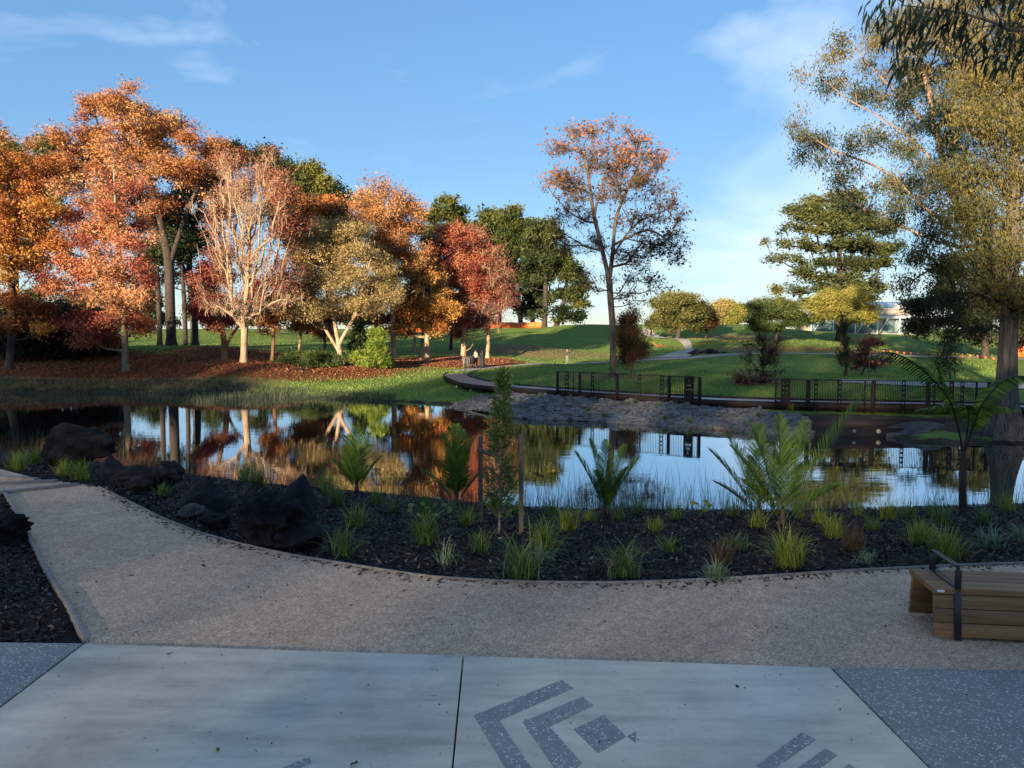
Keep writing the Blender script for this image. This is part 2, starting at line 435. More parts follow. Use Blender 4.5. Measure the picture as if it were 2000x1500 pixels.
def ground_mat():
    m, nt, bs, _ = new_mat('park_ground')
    v = coords(nt)
    fine = noise(nt, v, 5.0, 8, .75); mid = noise(nt, v, .45, 6, .6); big = noise(nt, coords(nt, True, (.5, 1, 1)), .10, 4)
    g = ramp(nt, fine, [(.25, (.07, .12, .024)), (.5, (.125, .19, .042)), (.75, (.20, .26, .07))])
    g = mixc(nt, 1.0, g, ramp(nt, mid, [(.3, (.72, .78, .7)), (.7, (1.2, 1.12, 1.0))]), 'MULTIPLY')
    g = mixc(nt, ramp(nt, big, [(.45, (0, 0, 0)), (.7, (.5, .5, .5))]), g, (.10, .115, .03))
    dry = ramp(nt, noise(nt, v, 1.6, 7, .7), [(.3, (.10, .075, .03)), (.7, (.23, .16, .075))])
    lit = ramp(nt, noise(nt, v, 4.5, 8, .75), [(.25, (.060, .020, .010)), (.5, (.16, .050, .020)), (.75, (.28, .11, .045))])
    mud_dark = ramp(nt, noise(nt, v, 1.2, 6), [(.3, (.022, .019, .014)), (.7, (.06, .05, .035))])
    def edge(name):                              # ragged border of a patch
        mm = N(nt, 'Math', operation='ADD'); nt.links.new(attr(nt, name), mm.inputs[0])
        s = N(nt, 'Math', operation='MULTIPLY_ADD'); nt.links.new(noise(nt, v, 1.3, 7, .7), s.inputs[0]); s.inputs[1].default_value = .9; s.inputs[2].default_value = -.45
        nt.links.new(s.outputs[0], mm.inputs[1])
        return ramp(nt, mm.outputs[0], [(.42, (0, 0, 0)), (.58, (1, 1, 1))])
    c = mixc(nt, edge('dry'), g, dry)
    c = mixc(nt, edge('litter'), c, lit)
    c = mixc(nt, edge('mud_dark'), c, mud_dark)
    nt.links.new(c, bs.inputs['Base Color']); bs.inputs['Roughness'].default_value = .95; bs.inputs['Specular IOR Level'].default_value = .1
    bump(nt, bs, noise(nt, v, 7, 8, .8), .6, .08); return m
def mulch_mat():
    m, nt, bs, _ = new_mat('bark_mulch')
    v = coords(nt)
    vo = N(nt, 'TexVoronoi', Scale=26.0, Randomness=1.0); nt.links.new(v, vo.inputs['Vector'])
    c = ramp(nt, vo.outputs['Color'], [(.1, (.003, .0025, .0025)), (.6, (.010, .008, .007)), (1, (.03, .022, .018))])
    nt.links.new(c, bs.inputs['Base Color']); bs.inputs['Roughness'].default_value = .85; bs.inputs['Specular IOR Level'].default_value = .2
    bump(nt, bs, noise(nt, v, 30, 6, .7), 1.0, .03); return m
def sand_mat():
    m, nt, bs, _ = new_mat('grey_bank_soil')
    v = coords(nt)
    c = ramp(nt, noise(nt, v, 1.4, 8, .7), [(.25, (.075, .072, .070)), (.5, (.17, .165, .16)), (.75, (.28, .272, .262))])
    c2 = ramp(nt, noise(nt, coords(nt, True, (.4, 1.6, 1)), 4.5, 6, .75), [(.38, (.30, .29, .28)), (.55, (1, 1, 1))])
    nt.links.new(mixc(nt, 1.0, c, c2, 'MULTIPLY'), bs.inputs['Base Color']); bs.inputs['Roughness'].default_value = .95
    bump(nt, bs, noise(nt, v, 6, 8, .7), 1.0, .10); return m
def water_mat():
    m, nt, bs, out = new_mat('pond_water')
    bs.inputs['Base Color'].default_value = (.006, .010, .009, 1)
    bs.inputs['Roughness'].default_value = .015
    bs.inputs['IOR'].default_value = 1.6
    bs.inputs['Specular IOR Level'].default_value = .5
    a = noise(nt, coords(nt, True, (.35, 1.6, 1)), 1.6, 4, .5)
    b = noise(nt, coords(nt, True, (.10, .22, 1)), 1.0, 3, .5)
    patch = ramp(nt, b, [(.35, (.15, .15, .15)), (.7, (1, 1, 1))])
    mm = N(nt, 'Math', operation='MULTIPLY'); nt.links.new(a, mm.inputs[0]); nt.links.new(patch, mm.inputs[1])
    bump(nt, bs, mm.outputs[0], .07, .05)
    gl = N(nt, 'BsdfGlossy', Roughness=.015); gl.inputs['Color'].default_value = (.92, .94, .96, 1)   # still water seen low over its surface
    nt.links.new(bs.inputs['Normal'].links[0].from_socket, gl.inputs['Normal'])
    mx = N(nt, 'MixShader', Fac=.5)
    nt.links.new(bs.outputs[0], mx.inputs[1]); nt.links.new(gl.outputs[0], mx.inputs[2]); nt.links.new(mx.outputs[0], out.inputs['Surface']); return m
def timber_mat(name, c0, c1, c2, axis='x', scale=1.0, rough=.6):
    m, nt, bs, _ = new_mat(name)
    st = {'x': (.6, 14, 14), 'y': (14, .6, 14), 'z': (14, 14, .6)}[axis]
    v = coords(nt, False, st)
    oi = N(nt, 'ObjectInfo')
    f = noise(nt, v, 2.2 * scale, 7, .6, .6)
    c = ramp(nt, f, [(.25, c0), (.5, c1), (.75, c2)])
    hv = N(nt, 'HueSaturation'); nt.links.new(c, hv.inputs['Color'])
    mr = N(nt, 'MapRange'); nt.links.new(oi.outputs['Random'], mr.inputs[0]); mr.inputs[3].default_value = .72; mr.inputs[4].default_value = 1.2
    nt.links.new(mr.outputs[0], hv.inputs['Value'])
    nt.links.new(hv.outputs[0], bs.inputs['Base Color']); bs.inputs['Roughness'].default_value = rough
    bump(nt, bs, noise(nt, v, 5 * scale, 6), .25, .004); return m
GRAVEL, CONCRETE, GROUND, MULCH, SAND, WATER = gravel_mat(), concrete_mat(), ground_mat(), mulch_mat(), sand_mat(), water_mat()
AGG_BLUE = aggregate_mat('dark_exposed_aggregate', (.12, .128, .118), (.185, .195, .175), 62)
AGG_INLAY = aggregate_mat('grey_exposed_aggregate', (.15, .15, .14), (.23, .225, .21), 62)
HARDWOOD = timber_mat('bench_hardwood', (.11, .050, .018), (.21, .10, .036), (.30, .16, .06))
OLD_TIMBER = timber_mat('weathered_timber', (.10, .085, .075), (.17, .15, .135), (.26, .235, .21), 'x', .8, .8)
STAKE_WOOD = timber_mat('treated_stake_timber', (.06, .05, .04), (.10, .085, .065), (.15, .125, .095), 'z', .8, .8)
DECKING = simple('grey_decking', [(.3, (.14, .115, .10)), (.7, (.27, .23, .20))], 1.2, .38, stretch=(.6, 6, 1), bmp=.15)
PATH_FAR = simple('distant_path_gravel', [(.3, (.20, .18, .15)), (.7, (.32, .29, .25))], 1.5, .9, bmp=.2)
CONC_FAR = simple('distant_concrete', [(.3, (.26, .235, .20)), (.7, (.36, .33, .285))], 1.0, .8, bmp=.1)
WHITE = simple('white_paint', [(.3, (.70, .70, .68)), (.7, (.80, .80, .79))], 2, .5, bmp=0)
CORD = simple('dark_cord', [(.3, (.05, .045, .04)), (.7, (.09, .08, .07))], 5, .8, bmp=0)
ORANGE = simple('orange_plastic', [(.3, (.62, .10, .02)), (.7, (.80, .17, .04))], 3, .6, bmp=0)

# ---------------------------------------------------------------- the ground
def build_ground():
    th = np.radians(np.concatenate([np.linspace(-180, -46, 34, endpoint=False), np.linspace(-46, 46, 360), np.linspace(46, 180, 34)[1:]]))
    r = np.concatenate([[0.5, 2, 4], np.geomspace(6, 1500, 250)])
    R, TH = np.meshgrid(r, th, indexing='ij')
    X, Y = R * np.sin(TH), R * np.cos(TH)
    x, y = X.ravel(), Y.ravel()
    z = ground(x, y)
    nside = y < (np.interp(x, FAR_SHORE[:, 0], FAR_SHORE[:, 1]) + np.interp(x, NEAR_SHORE[:, 0], NEAR_SHORE[:, 1])) / 2
    z = z - np.where(nside & (z > -.005), .09, 0)
    nr, nt_ = R.shape
    i, j = np.meshgrid(np.arange(nr - 1), np.arange(nt_ - 1), indexing='ij')
    a = (i * nt_ + j).ravel()
    F = np.stack([a, a + 1, a + nt_ + 1, a + nt_], 1)
    def blob(pts, fall):
        v = np.zeros(len(x))
        for cx, cy, rx, ry in pts:
            v = np.maximum(v, np.clip(fall * (1 - np.hypot((x - cx) / rx, (y - cy) / ry)) + .5, 0, 1))
        return v
    df = dist_poly(x, y, FAR_SHORE)
    litter = blob([(-32, 66, 20, 9), (-50, 65, 20, 11), (-20, 71, 10, 8), (-12, 80, 10, 6), (-5, 84, 7, 5), (-22, 78, 12, 8), (-3.5, 78, 4, 2)], 1.6)
    litter = np.where(nside, 0, litter) * np.clip((df - .8) / 3, 0, 1)
    dry = blob([(-40, 59.5, 26, 3.5), (4, 101, 14, 5), (-1, 95, 10, 3), (38, 106, 15, 7), (52, 100, 18, 5), (18, 97, 6, 4), (36, 126, 12, 4), (8, 63, 5, 3)], 1.2) * .75
    mud_dark = np.where(nside, 1.0, np.clip(1 - df / 1.1, 0, 1) * .95)
    mud_dark = np.maximum(mud_dark, np.where(nside, 0, blob([(17, 37, 5, 3.0), (24, 36, 6, 3)], 1.4) * .85))  # two patches by the weir only darken the bank, in mud colour
    mud_dark = np.where(z < 0, 1, mud_dark)
    g = mesh_np('ground', np.stack([x, y, z], 1), F, GROUND, smooth=True, attrs={'litter': litter, 'dry': dry, 'mud_dark': mud_dark})
    tag(g, kind='structure')
build_ground()
tag(MB().add([(-95, 16, 0), (60, 16, 0), (60, 63, 0), (-95, 63, 0)], [(0, 1, 2, 3)]).build('water', WATER), kind='structure')

# the near side: mulch, gravel path, concrete and exposed aggregate paving
def line_x(poly, x0, x1, n=60):
    xs = np.linspace(x0, x1, n); return np.stack([xs, np.interp(xs, poly[:, 0], poly[:, 1])], 1)
bed = np.vstack([line_x(PATH_EDGE, -24, 22, 90), line_x(NEAR_SHORE, -24, 22, 60)[::-1] + [0, .35]])
def bed_z(x, y):
    n = np.array([mnoise.fractal(Vector((a * 1.7, b * 1.7, 3)), 1.0, 2.0, 4) for a, b in zip(x, y)])
    dp = dist_poly(x, y, PATH_EDGE)
    return np.maximum(ground(x, y), -.25) - .035 + .05 * n * np.clip(dp / .4, 0, 1)
tag(sheet('mulch_bed', bed, .28, bed_z, MULCH), kind='structure')
LEFT_EDGE = np.array([on(px, py, TERR)[:2] for px, py in [(170, 1256), (131, 1181), (94, 1122), (63, 1060), (36, 1008), (8, 962), (-40, 950)]])
lb = np.vstack([LEFT_EDGE, [[-16, 12.5], [-16, 6.2]], [on(-200, 1246, TERR)[:2]]])
tag(sheet('side_mulch_bed', lb, .25, lambda x, y: np.full(len(x), TERR - .03) + .03 * np.array([mnoise.noise(Vector((a * 3, b * 3, 1))) for a, b in zip(x, y)]) , MULCH), kind='structure')
slabfront = [on(px, py, TERR)[:2] for px, py in [(165, 1257), (905, 1280), (1620, 1303)]]
path_poly = np.vstack([line_x(PATH_EDGE, -30, 22, 150), [[22, 3.8]], [on(2100, 1322, TERR)[:2] - [0, .3]], [p - [0, .3] for p in slabfront[::-1]], LEFT_EDGE, [[-16, 12.6], [-30, 15]]])
tag(sheet('gravel_path', path_poly, .5, lambda x, y: np.full(len(x), TERR + .004), GRAVEL), kind='structure')
def slab(name, px, mat, parent=None, top=.03, thick=.14, kind='structure', gap=0.0):
    pts = np.array([on(*p, TERR + top)[:2] if len(p) == 2 else p[:2] for p in px])
    if gap:
        c = pts.mean(0); pts = pts + (c - pts) / np.linalg.norm(c - pts, axis=1)[:, None] * gap
    n = len(pts)
    V = np.vstack([np.column_stack([pts, np.full(n, TERR + top)]), np.column_stack([pts, np.full(n, TERR + top - thick)])])
    bm = bmesh.new(); vs = [bm.verts.new(v) for v in V]
    bm.faces.new(vs[:n]); bm.faces.new(vs[n:][::-1])
    for i in range(n): bm.faces.new((vs[i], vs[n + i], vs[n + (i + 1) % n], vs[(i + 1) % n]))
    bmesh.ops.recalc_face_normals(bm, faces=bm.faces)
    me = bpy.data.meshes.new(name); bm.to_mesh(me); bm.free(); me.materials.append(mat)
    o = link(bpy.data.objects.new(name, me), parent)
    if kind: tag(o, kind=kind)
    if parent is None:
        b = o.modifiers.new('bevel', 'BEVEL'); b.width = .006; b.segments = 2
    return o
def run(a, b, y):                                # the line through two seen points, carried back to distance y
    p, q = on(*a, TERR + .03), on(*b, TERR + .03); t = (y - p[1]) / (q[1] - p[1]); return (*(p + (q - p) * t)[:2], 0)
joint_l, joint_r = run((903.5, 1280), (878, 1540), -4), run((906.5, 1280.3), (881.5, 1540), -4)
s1 = slab('concrete_slab', [(165, 1257), (903.5, 1280), joint_l, run((165, 1257), (-10, 1390), -4)], CONCRETE)
s2 = slab('concrete_slab', [(906.5, 1280.3), (1620, 1303), run((1620, 1303), (1815, 1500), -4), joint_r], CONCRETE)
lft, rgt = run((161.5, 1256), (-13.5, 1389), -4), run((1624, 1303), (1819, 1500), -4)
slab('aggregate_paving', [(-14, on(-200, 1246, TERR)[1] + .1, 0), (161.5, 1256), lft, (-14, -4.1, 0)], AGG_BLUE)
slab('aggregate_paving', [(1624, 1303), (16, on(2250, 1326, TERR)[1] - .3, 0), (16, -4.1, 0), rgt], AGG_BLUE)
for par, poly in [(s2, [(925, 1397), (1098, 1327.5), (1120, 1344), (975, 1407), (1062, 1535), (1008, 1535)]),
                  (s2, [(1021, 1410), (1137, 1360), (1159, 1378), (1073, 1419.5), (1136, 1490), (1100, 1525)]),
                  (s2, [(1120, 1424), (1179, 1397), (1223, 1438), (1168, 1471)]),
                  (s2, [(1225, 1437.5), (1242, 1428), (1242, 1451)]),
                  (s2, [(1477, 1496), (1566, 1430), (1593, 1444), (1500, 1510)]),
                  (s2, [(1550, 1506), (1612, 1461), (1635, 1475), (1580, 1516)]),
                  (s2, [(1625, 1515), (1658, 1492), (1672, 1501), (1640, 1525)]),
                  (s1, [(535, 1506), (606, 1477), (608, 1490), (565, 1508)])]:
    slab('chevron_inlay', poly, AGG_INLAY, par, top=.0325, thick=.01, kind=None)
# timber edging boards along the left of the path, and two timber steps
ed = empty('timber_edging', (*LEFT_EDGE[0], TERR), 0, 'weathered timber edging boards between dark mulch and gravel path on the left', 'edging')
for i in range(5):
    a, b = LEFT_EDGE[i] - LEFT_EDGE[0], LEFT_EDGE[i + 1] - LEFT_EDGE[0]
    u = (b - a) / np.linalg.norm(b - a)
    MB().bar((*(a + u * .004), .0), (*(b - u * .004), .0), .045, .09).build('board', OLD_TIMBER, ed, bevel=.004)
for pa, pb, lab in [((-60, 968), (152, 945), 'timber sleeper across the gravel path, nearest of the three at left'), ((-60, 946), (112, 938), 'timber sleeper across the gravel path, middle one at left'), ((-60, 928), (72, 935), 'timber sleeper across the gravel path, farthest one at left')]:
    a, b = on(*pa, TERR + .03), on(*pb, TERR + .03)
    o = empty('step_sleeper', a, 0, lab, 'step', 'timber steps in the path')
    MB().bar((0, 0, -.03), b - a + [0, 0, -.03], .11, .09).build('beam', OLD_TIMBER, o, bevel=.006)
# thin timber strip holding the curved edge of the mulch
strip = smooth_line(np.column_stack([line_x(PATH_EDGE, -7.0, 12, 60), np.full(60, TERR + .005)]), 110)
mb = MB()
for a, b in zip(strip[:-1], strip[1:]): mb.bar(a, b, .02, .05)
tag(mb.build('path_edge_strip', OLD_TIMBER), 'thin dark timber strip along the curved edge of the mulch bed', 'edging')

# the far side: grey soil bank, paths
bank_px = [(870, 787), (930, 775), (1000, 768), (1090, 772), (1230, 786), (1370, 796), (1540, 807), (1600, 822), (1625, 850), (1580, 856), (1450, 847), (1300, 836), (1150, 827), (1000, 821), (930, 806)]
bank_pl = np.array([on(px, py, z)[:2] for (px, py), z in zip(bank_px, [.25, .5, .6, .6, .6, .6, .6, .5, 0, -.1, -.1, -.1, -.1, -.1, -.1])])
def bank_z(x, y):
    n = np.array([mnoise.fractal(Vector((a * .9, b * 1.6, 7)), .9, 2.1, 5) + .7 * abs(mnoise.noise(Vector((a * 2.1, b * 3.0, 1)))) for a, b in zip(x, y)])
    df = dist_poly(x, y, FAR_SHORE)
    return np.maximum(ground(x, y), -.12) + .09 + .21 * n * np.clip(df / 1.2, .15, 1)
tag(sheet('soil_bank', bank_pl, .17, bank_z, SAND), kind='structure')
PATHS = []
def ribbon(name, a, b, mat, up=.05, n=60):
    PATHS.append((a, b))
    A = smooth_line(np.array(a), n); B = smooth_line(np.array(b), n)
    P = np.stack([A * (1 - t) + B * t for t in (0, .33, .67, 1)], 1).reshape(-1, 2)
    V = np.column_stack([P, ground(P[:, 0], P[:, 1]) + up])
    Q = [(i * 4 + j, i * 4 + j + 1, (i + 1) * 4 + j + 1, (i + 1) * 4 + j) for i in range(n - 1) for j in range(3)]
    return tag(mesh_np(name, V, np.array(Q), mat, smooth=True), kind='structure')
def side(px, d, off=0):
    p = at(px, 700, d); return (p[0], p[1] + off)
ribbon('park_path', [side(878, 70.2), side(925, 75), (0, 79.5), side(1108, 87), side(1200, 91), side(1290, 95), side(1420, 97.5), side(1560, 98), side(1760, 95), side(2050, 88)],
       [side(915, 69.8), side(950, 73), (0, 77), side(1108, 84.5), side(1200, 88.5), side(1290, 91.5), side(1420, 94), side(1560, 95), side(1760, 92), side(2050, 85)], PATH_FAR)
ribbon('hill_path', [side(1262, 96), side(1318, 103), side(1338, 110), side(1322, 117), side(1285, 124), side(1250, 131)],
       [side(1345, 96), side(1355, 103), side(1352, 111), side(1340, 119), side(1295, 128), side(1256, 136)], CONC_FAR, .09)
ribbon('garden_path', [side(1640, 60), side(1800, 58), side(2060, 55)], [side(1640, 56), side(1800, 53.5), side(2060, 50.5)], CONC_FAR, .08)

# ---------------------------------------------------------------- trees
def frusta(p0, p1, r0, r1, k):
    n = len(p0)
    d = p1 - p0; d = d / (np.linalg.norm(d, axis=1)[:, None] + 1e-9)
    ref = np.where(np.abs(d[:, 2:3]) < .9, [[0, 0, 1.]], [[1., 0, 0]])
    r = np.cross(d, ref); r /= np.linalg.norm(r, axis=1)[:, None] + 1e-9; u = np.cross(r, d)
    a = 2 * np.pi * np.arange(k) / k
    ring = np.cos(a)[None, :, None] * r[:, None] + np.sin(a)[None, :, None] * u[:, None]
    V = np.stack([p0[:, None] + r0[:, None, None] * ring, p1[:, None] + r1[:, None, None] * ring], 1).reshape(-1, 3)
    j = np.arange(k); q = np.stack([j, (j + 1) % k, k + (j + 1) % k, k + j], 1)
    return V, (np.arange(n)[:, None, None] * 2 * k + q[None]).reshape(-1, 4)
def unit(v): return v / (np.linalg.norm(v, axis=-1, keepdims=True) + 1e-9)
def diamonds(c, size, R, droop=0.0, wide=.45, flat=0.0):
    """leaf-sized lozenges at c; droop turns their long axis down, flat lays them level"""
    n = len(c)
    a = unit(R.normal(size=(n, 3)) * [1, 1, 1 - .8 * flat] + [0, 0, -droop * 1.6])
    b = unit(np.cross(a, R.normal(size=(n, 3)) + [0, 0, flat * 2]))
    l = (size * R.uniform(.6, 1.35, n))[:, None]; w = l * wide * R.uniform(.7, 1.2, (n, 1))
    nn = np.cross(a, b) * l * .12
    V = np.stack([c - a * l * .5, c + b * w * .5 + nn, c + a * l * .5, c - b * w * .5 + nn], 1).reshape(-1, 3)
    return V, np.arange(4 * n).reshape(-1, 4)
def slivers(c, size, R, droop=0.0, wide=.45, flat=0.0):
    """the same as single triangles, for crowns far off"""
    n = len(c)
    a = unit(R.normal(size=(n, 3)) * [1, 1, 1 - .8 * flat] + [0, 0, -droop * 1.6])
    b = unit(np.cross(a, R.normal(size=(n, 3)) + [0, 0, flat * 2]))
    l = (size * np.exp(np.clip(R.normal(-.05, .34, n), -.8, .5)))[:, None]; w = l * wide * 1.15 * R.uniform(.7, 1.3, (n, 1))
    return np.stack([c - a * l * .45 + b * w * .5, c - a * l * .3 - b * w * .5, c + a * l * .55], 1).reshape(-1, 3), np.arange(3 * n).reshape(-1, 3)
def grow(trunks, tips, bf, aniso, clear, seg, R, sweep=.15, down=1.5):
    M = 60 + len(tips) * 9 + sum(len(t) for t in trunks) * 40
    P = np.zeros((M, 3)); par = np.full(M, -1, int); Ln = np.zeros(M); n = 0; istip = np.zeros(M, bool)
    for k, tr in enumerate(trunks):
        tr = np.asarray(tr, float)
        ln = smooth_line(tr, max(4, int(np.linalg.norm(np.diff(tr, axis=0), axis=1).sum() / (seg * .8))))
        if k == 0: last = -1
        else: last = int(np.argmin(np.linalg.norm(P[:n] - ln[0], axis=1))); ln = ln[1:]
        for p in ln:
            P[n] = p; par[n] = last; Ln[n] = (Ln[last] + np.linalg.norm(p - P[last])) if last >= 0 else 0
            last = n; n += 1
        istip[n - 1] = True
    nt0 = n
    dd = np.min(np.linalg.norm(tips[:, None] - P[None, :n], axis=2), axis=1)
    for t in tips[np.argsort(dd)]:
        D = t - P[:n]
        cost = np.sqrt(D[:, 0] ** 2 + D[:, 1] ** 2 + (aniso * D[:, 2]) ** 2) + bf * Ln[:n] + down * np.maximum(0, -D[:, 2]) + np.where(P[:n, 2] < clear, 1e5, 0)
        j = int(np.argmin(cost)); ln = np.linalg.norm(D[j])
        k = max(1, min(8, int(ln / seg)))
        if n + k >= M: break
        c = P[j] + D[j] * .5 + np.array([0, 0, -sweep * np.hypot(D[j, 0], D[j, 1])]) + R.normal(size=3) * ln * .07
        last = j; p0 = P[j].copy()
        for q in range(1, k + 1):
            s = q / k; P[n] = (1 - s) ** 2 * p0 + 2 * s * (1 - s) * c + s * s * t
            if q < k: P[n] += R.normal(size=3) * .03 * seg
            par[n] = last; Ln[n] = Ln[last] + ln / k; last = n; n += 1
        istip[last] = True
    return P[:n], par[:n], istip[:n]
def plant_tree(name, label, cat, d, base, lobes, leaf, bark='dark', tips=300, lpt=22, size=.3, R0=.3, spread=.45, trunk=None, limbs=(), bf=.35, aniso=1.0, clear=.25,
               deep=.8, twigs=0, twig_len=.8, twig_r=.018, droop=0.0, flat=0.0, wide=.45, group=None, seed=0, rt=.022, jit=.19, sweep=.15, up=1.0, bark_twig=None, shell=.45, seg=.7, down=1.5, airy=False):
    R = np.random.RandomState(seed + int(base[0]) * 7 + int(d))
    if not airy: lpt, size = lpt * 4.0, size * .75
    else: lpt = lpt * 1.5
    b0 = at(base[0], base[1], d); b0[2] = gz(b0[0], b0[1]) - .05
    Ls = []
    for lo in lobes:
        px, py, rx, ry = lo[:4]
        c = at(px, py, d); k = d / 1500
        Ls.append((c, rx * k, ry * k, lo[4] if len(lo) > 4 else .5, lo[5] if len(lo) > 5 else 1.0, lo[6] if len(lo) > 6 else 1.0))
    area = np.array([max(.05, rx * rz) * w for _, rx, rz, _, w, _ in Ls])
    counts = np.maximum(3, (tips * area / area.sum()).astype(int))
    T, tint, lf = [], [], []
    depth_all = max(l[1] for l in Ls) * deep
    width = (max(l[0][0] + l[1] for l in Ls) - min(l[0][0] - l[1] for l in Ls)) / 2
    mid = np.mean([l[0][0] for l in Ls])
    for (c, rx, rz, tn, w, lw), m in zip(Ls, counts):
        nc = max(2, int(m / 5)); cv = unit(R.normal(size=(nc, 3))) * (R.uniform(0, 1, (nc, 1)) ** shell)   # boughs: clumps of tips with gaps between
        pick = R.randint(0, nc, m); v = cv[pick] + R.normal(size=(m, 3)) * [.17, .17, .11]
        yo = math.sqrt(max(0.05, 1 - ((c[0] - mid) / (width + .01)) ** 2)) * width * deep * .55
        oy = R.uniform(-yo, yo, nc)[pick]
        T.append(c + v * [rx, rx * .8, rz] + np.stack([0 * oy, oy, 0 * oy], 1))
        tint += list(tn + R.normal(0, jit, nc)[pick] + R.normal(0, jit * .4, m)); lf += [lw] * m
    T = np.vstack(T); tint = np.array(tint); lf = np.array(lf)
    T[:, 2] = np.maximum(T[:, 2], b0[2] + .15)
    top = T[np.argmax(T[:, 2])]
    if trunk: main = [b0] + [at(a, b, d) for a, b in trunk]
    else:
        cen = T.mean(0); main = [b0, b0 * .55 + np.array([cen[0], d, cen[2]]) * .45 + [.15, 0, 0], np.array([cen[0], cen[1], cen[2] * .35 + top[2] * .65])]
    trunks = [np.array(main)] + [np.array([at(p[0], p[1], d) + [0, (p[2] if len(p) > 2 else 0), 0] for p in l]) for l in limbs]
    zc = b0[2] + clear * (T[:, 2].min() - b0[2]) if clear <= 1 else b0[2] + clear
    P, par, ist = grow(trunks, T, bf, aniso, zc, seg * max(1, d / 75), R, sweep, down)
    n = len(P); cnt = ist.astype(float) + .0
    for i in range(n - 1, 0, -1): cnt[par[i]] += cnt[i]
    cnt = np.maximum(cnt, 1)
    rtip = rt * max(1, d / 75)
    e = math.log(R0 / rtip) / math.log(cnt[0])
    r = rtip * cnt ** e
    hh = np.clip((P[:, 2] - b0[2]) / .9, 0, 1)
    i = np.arange(1, n)[par[1:] >= 0]; p = par[i]
    fl = 1 + .45 * (1 - hh) ** 2
    r0 = np.minimum(r[p], r[i] * 1.35) * fl[p]; r1 = r[i] * fl[i]
    thick = r1 > .07
    Va, Qa = frusta(P[p][thick] - unit(P[i] - P[p])[thick] * r0[thick, None] * .3, P[i][thick] + unit(P[i] - P[p])[thick] * r1[thick, None] * .25, r0[thick], r1[thick], 8) if thick.any() else (np.zeros((0, 3)), np.zeros((0, 4), int))
    Vb, Qb = frusta(P[p][~thick], P[i][~thick], r0[~thick], r1[~thick], 3)
    VV, QQ = [Va, Vb], [Qa, Qb + len(Va)]
    LC = [T]; LT = [tint]; LW = [lf]
    if twigs:
        tw0 = np.repeat(T, twigs, 0); src = np.repeat(np.arange(len(T)), twigs)
        ax = np.array([b0[0], b0[1]])
        out = unit(np.column_stack([tw0[:, :2] - ax, np.zeros(len(tw0))]))
        dv = unit(R.normal(size=tw0.shape) * .55 + out * .45 + [0, 0, up])
        ln = twig_len * R.uniform(.4, 1.2, (len(tw0), 1))
        st = tw0 - dv * ln * .5; en = tw0 + dv * ln * .6
        Vc, Qc = frusta(st, en, np.full(len(st), twig_r * max(1, d / 75)), np.full(len(st), twig_r * .5 * max(1, d / 75)), 3)
        QQ.append(Qc + sum(len(v) for v in VV)); VV.append(Vc)
        LC.append(en); LT.append(tint[src]); LW.append(lf[src] * .6)
    o = empty(name, b0, 0, label, cat, group)
    mesh_np('trunk', np.vstack(VV) - b0, np.vstack(QQ), BARK[bark], o, smooth=True)
    C = np.vstack(LC); Tn = np.concatenate(LT); W = np.concatenate(LW)
    kk = R.poisson(lpt * W * len(T) / len(C))
    if kk.sum() > 0:
        C2 = np.repeat(C, kk, 0); t2 = np.repeat(Tn, kk)
        off = R.normal(size=C2.shape) * spread * [1, 1, .7]
        if droop: off[:, 2] -= np.abs(R.normal(size=len(C2))) * spread * droop
        C2 = C2 + off
        C2[:, 2] = np.maximum(C2[:, 2], b0[2] + .08)
        Vl, Ql = slivers(C2, size, R, droop, wide, flat)
        tv = np.repeat(np.clip(t2 + R.normal(0, .13, len(t2)), 0, 1), 3)
        mesh_np('crown', Vl - b0, Ql, LEAF[leaf], o, tint=tv)
    return o

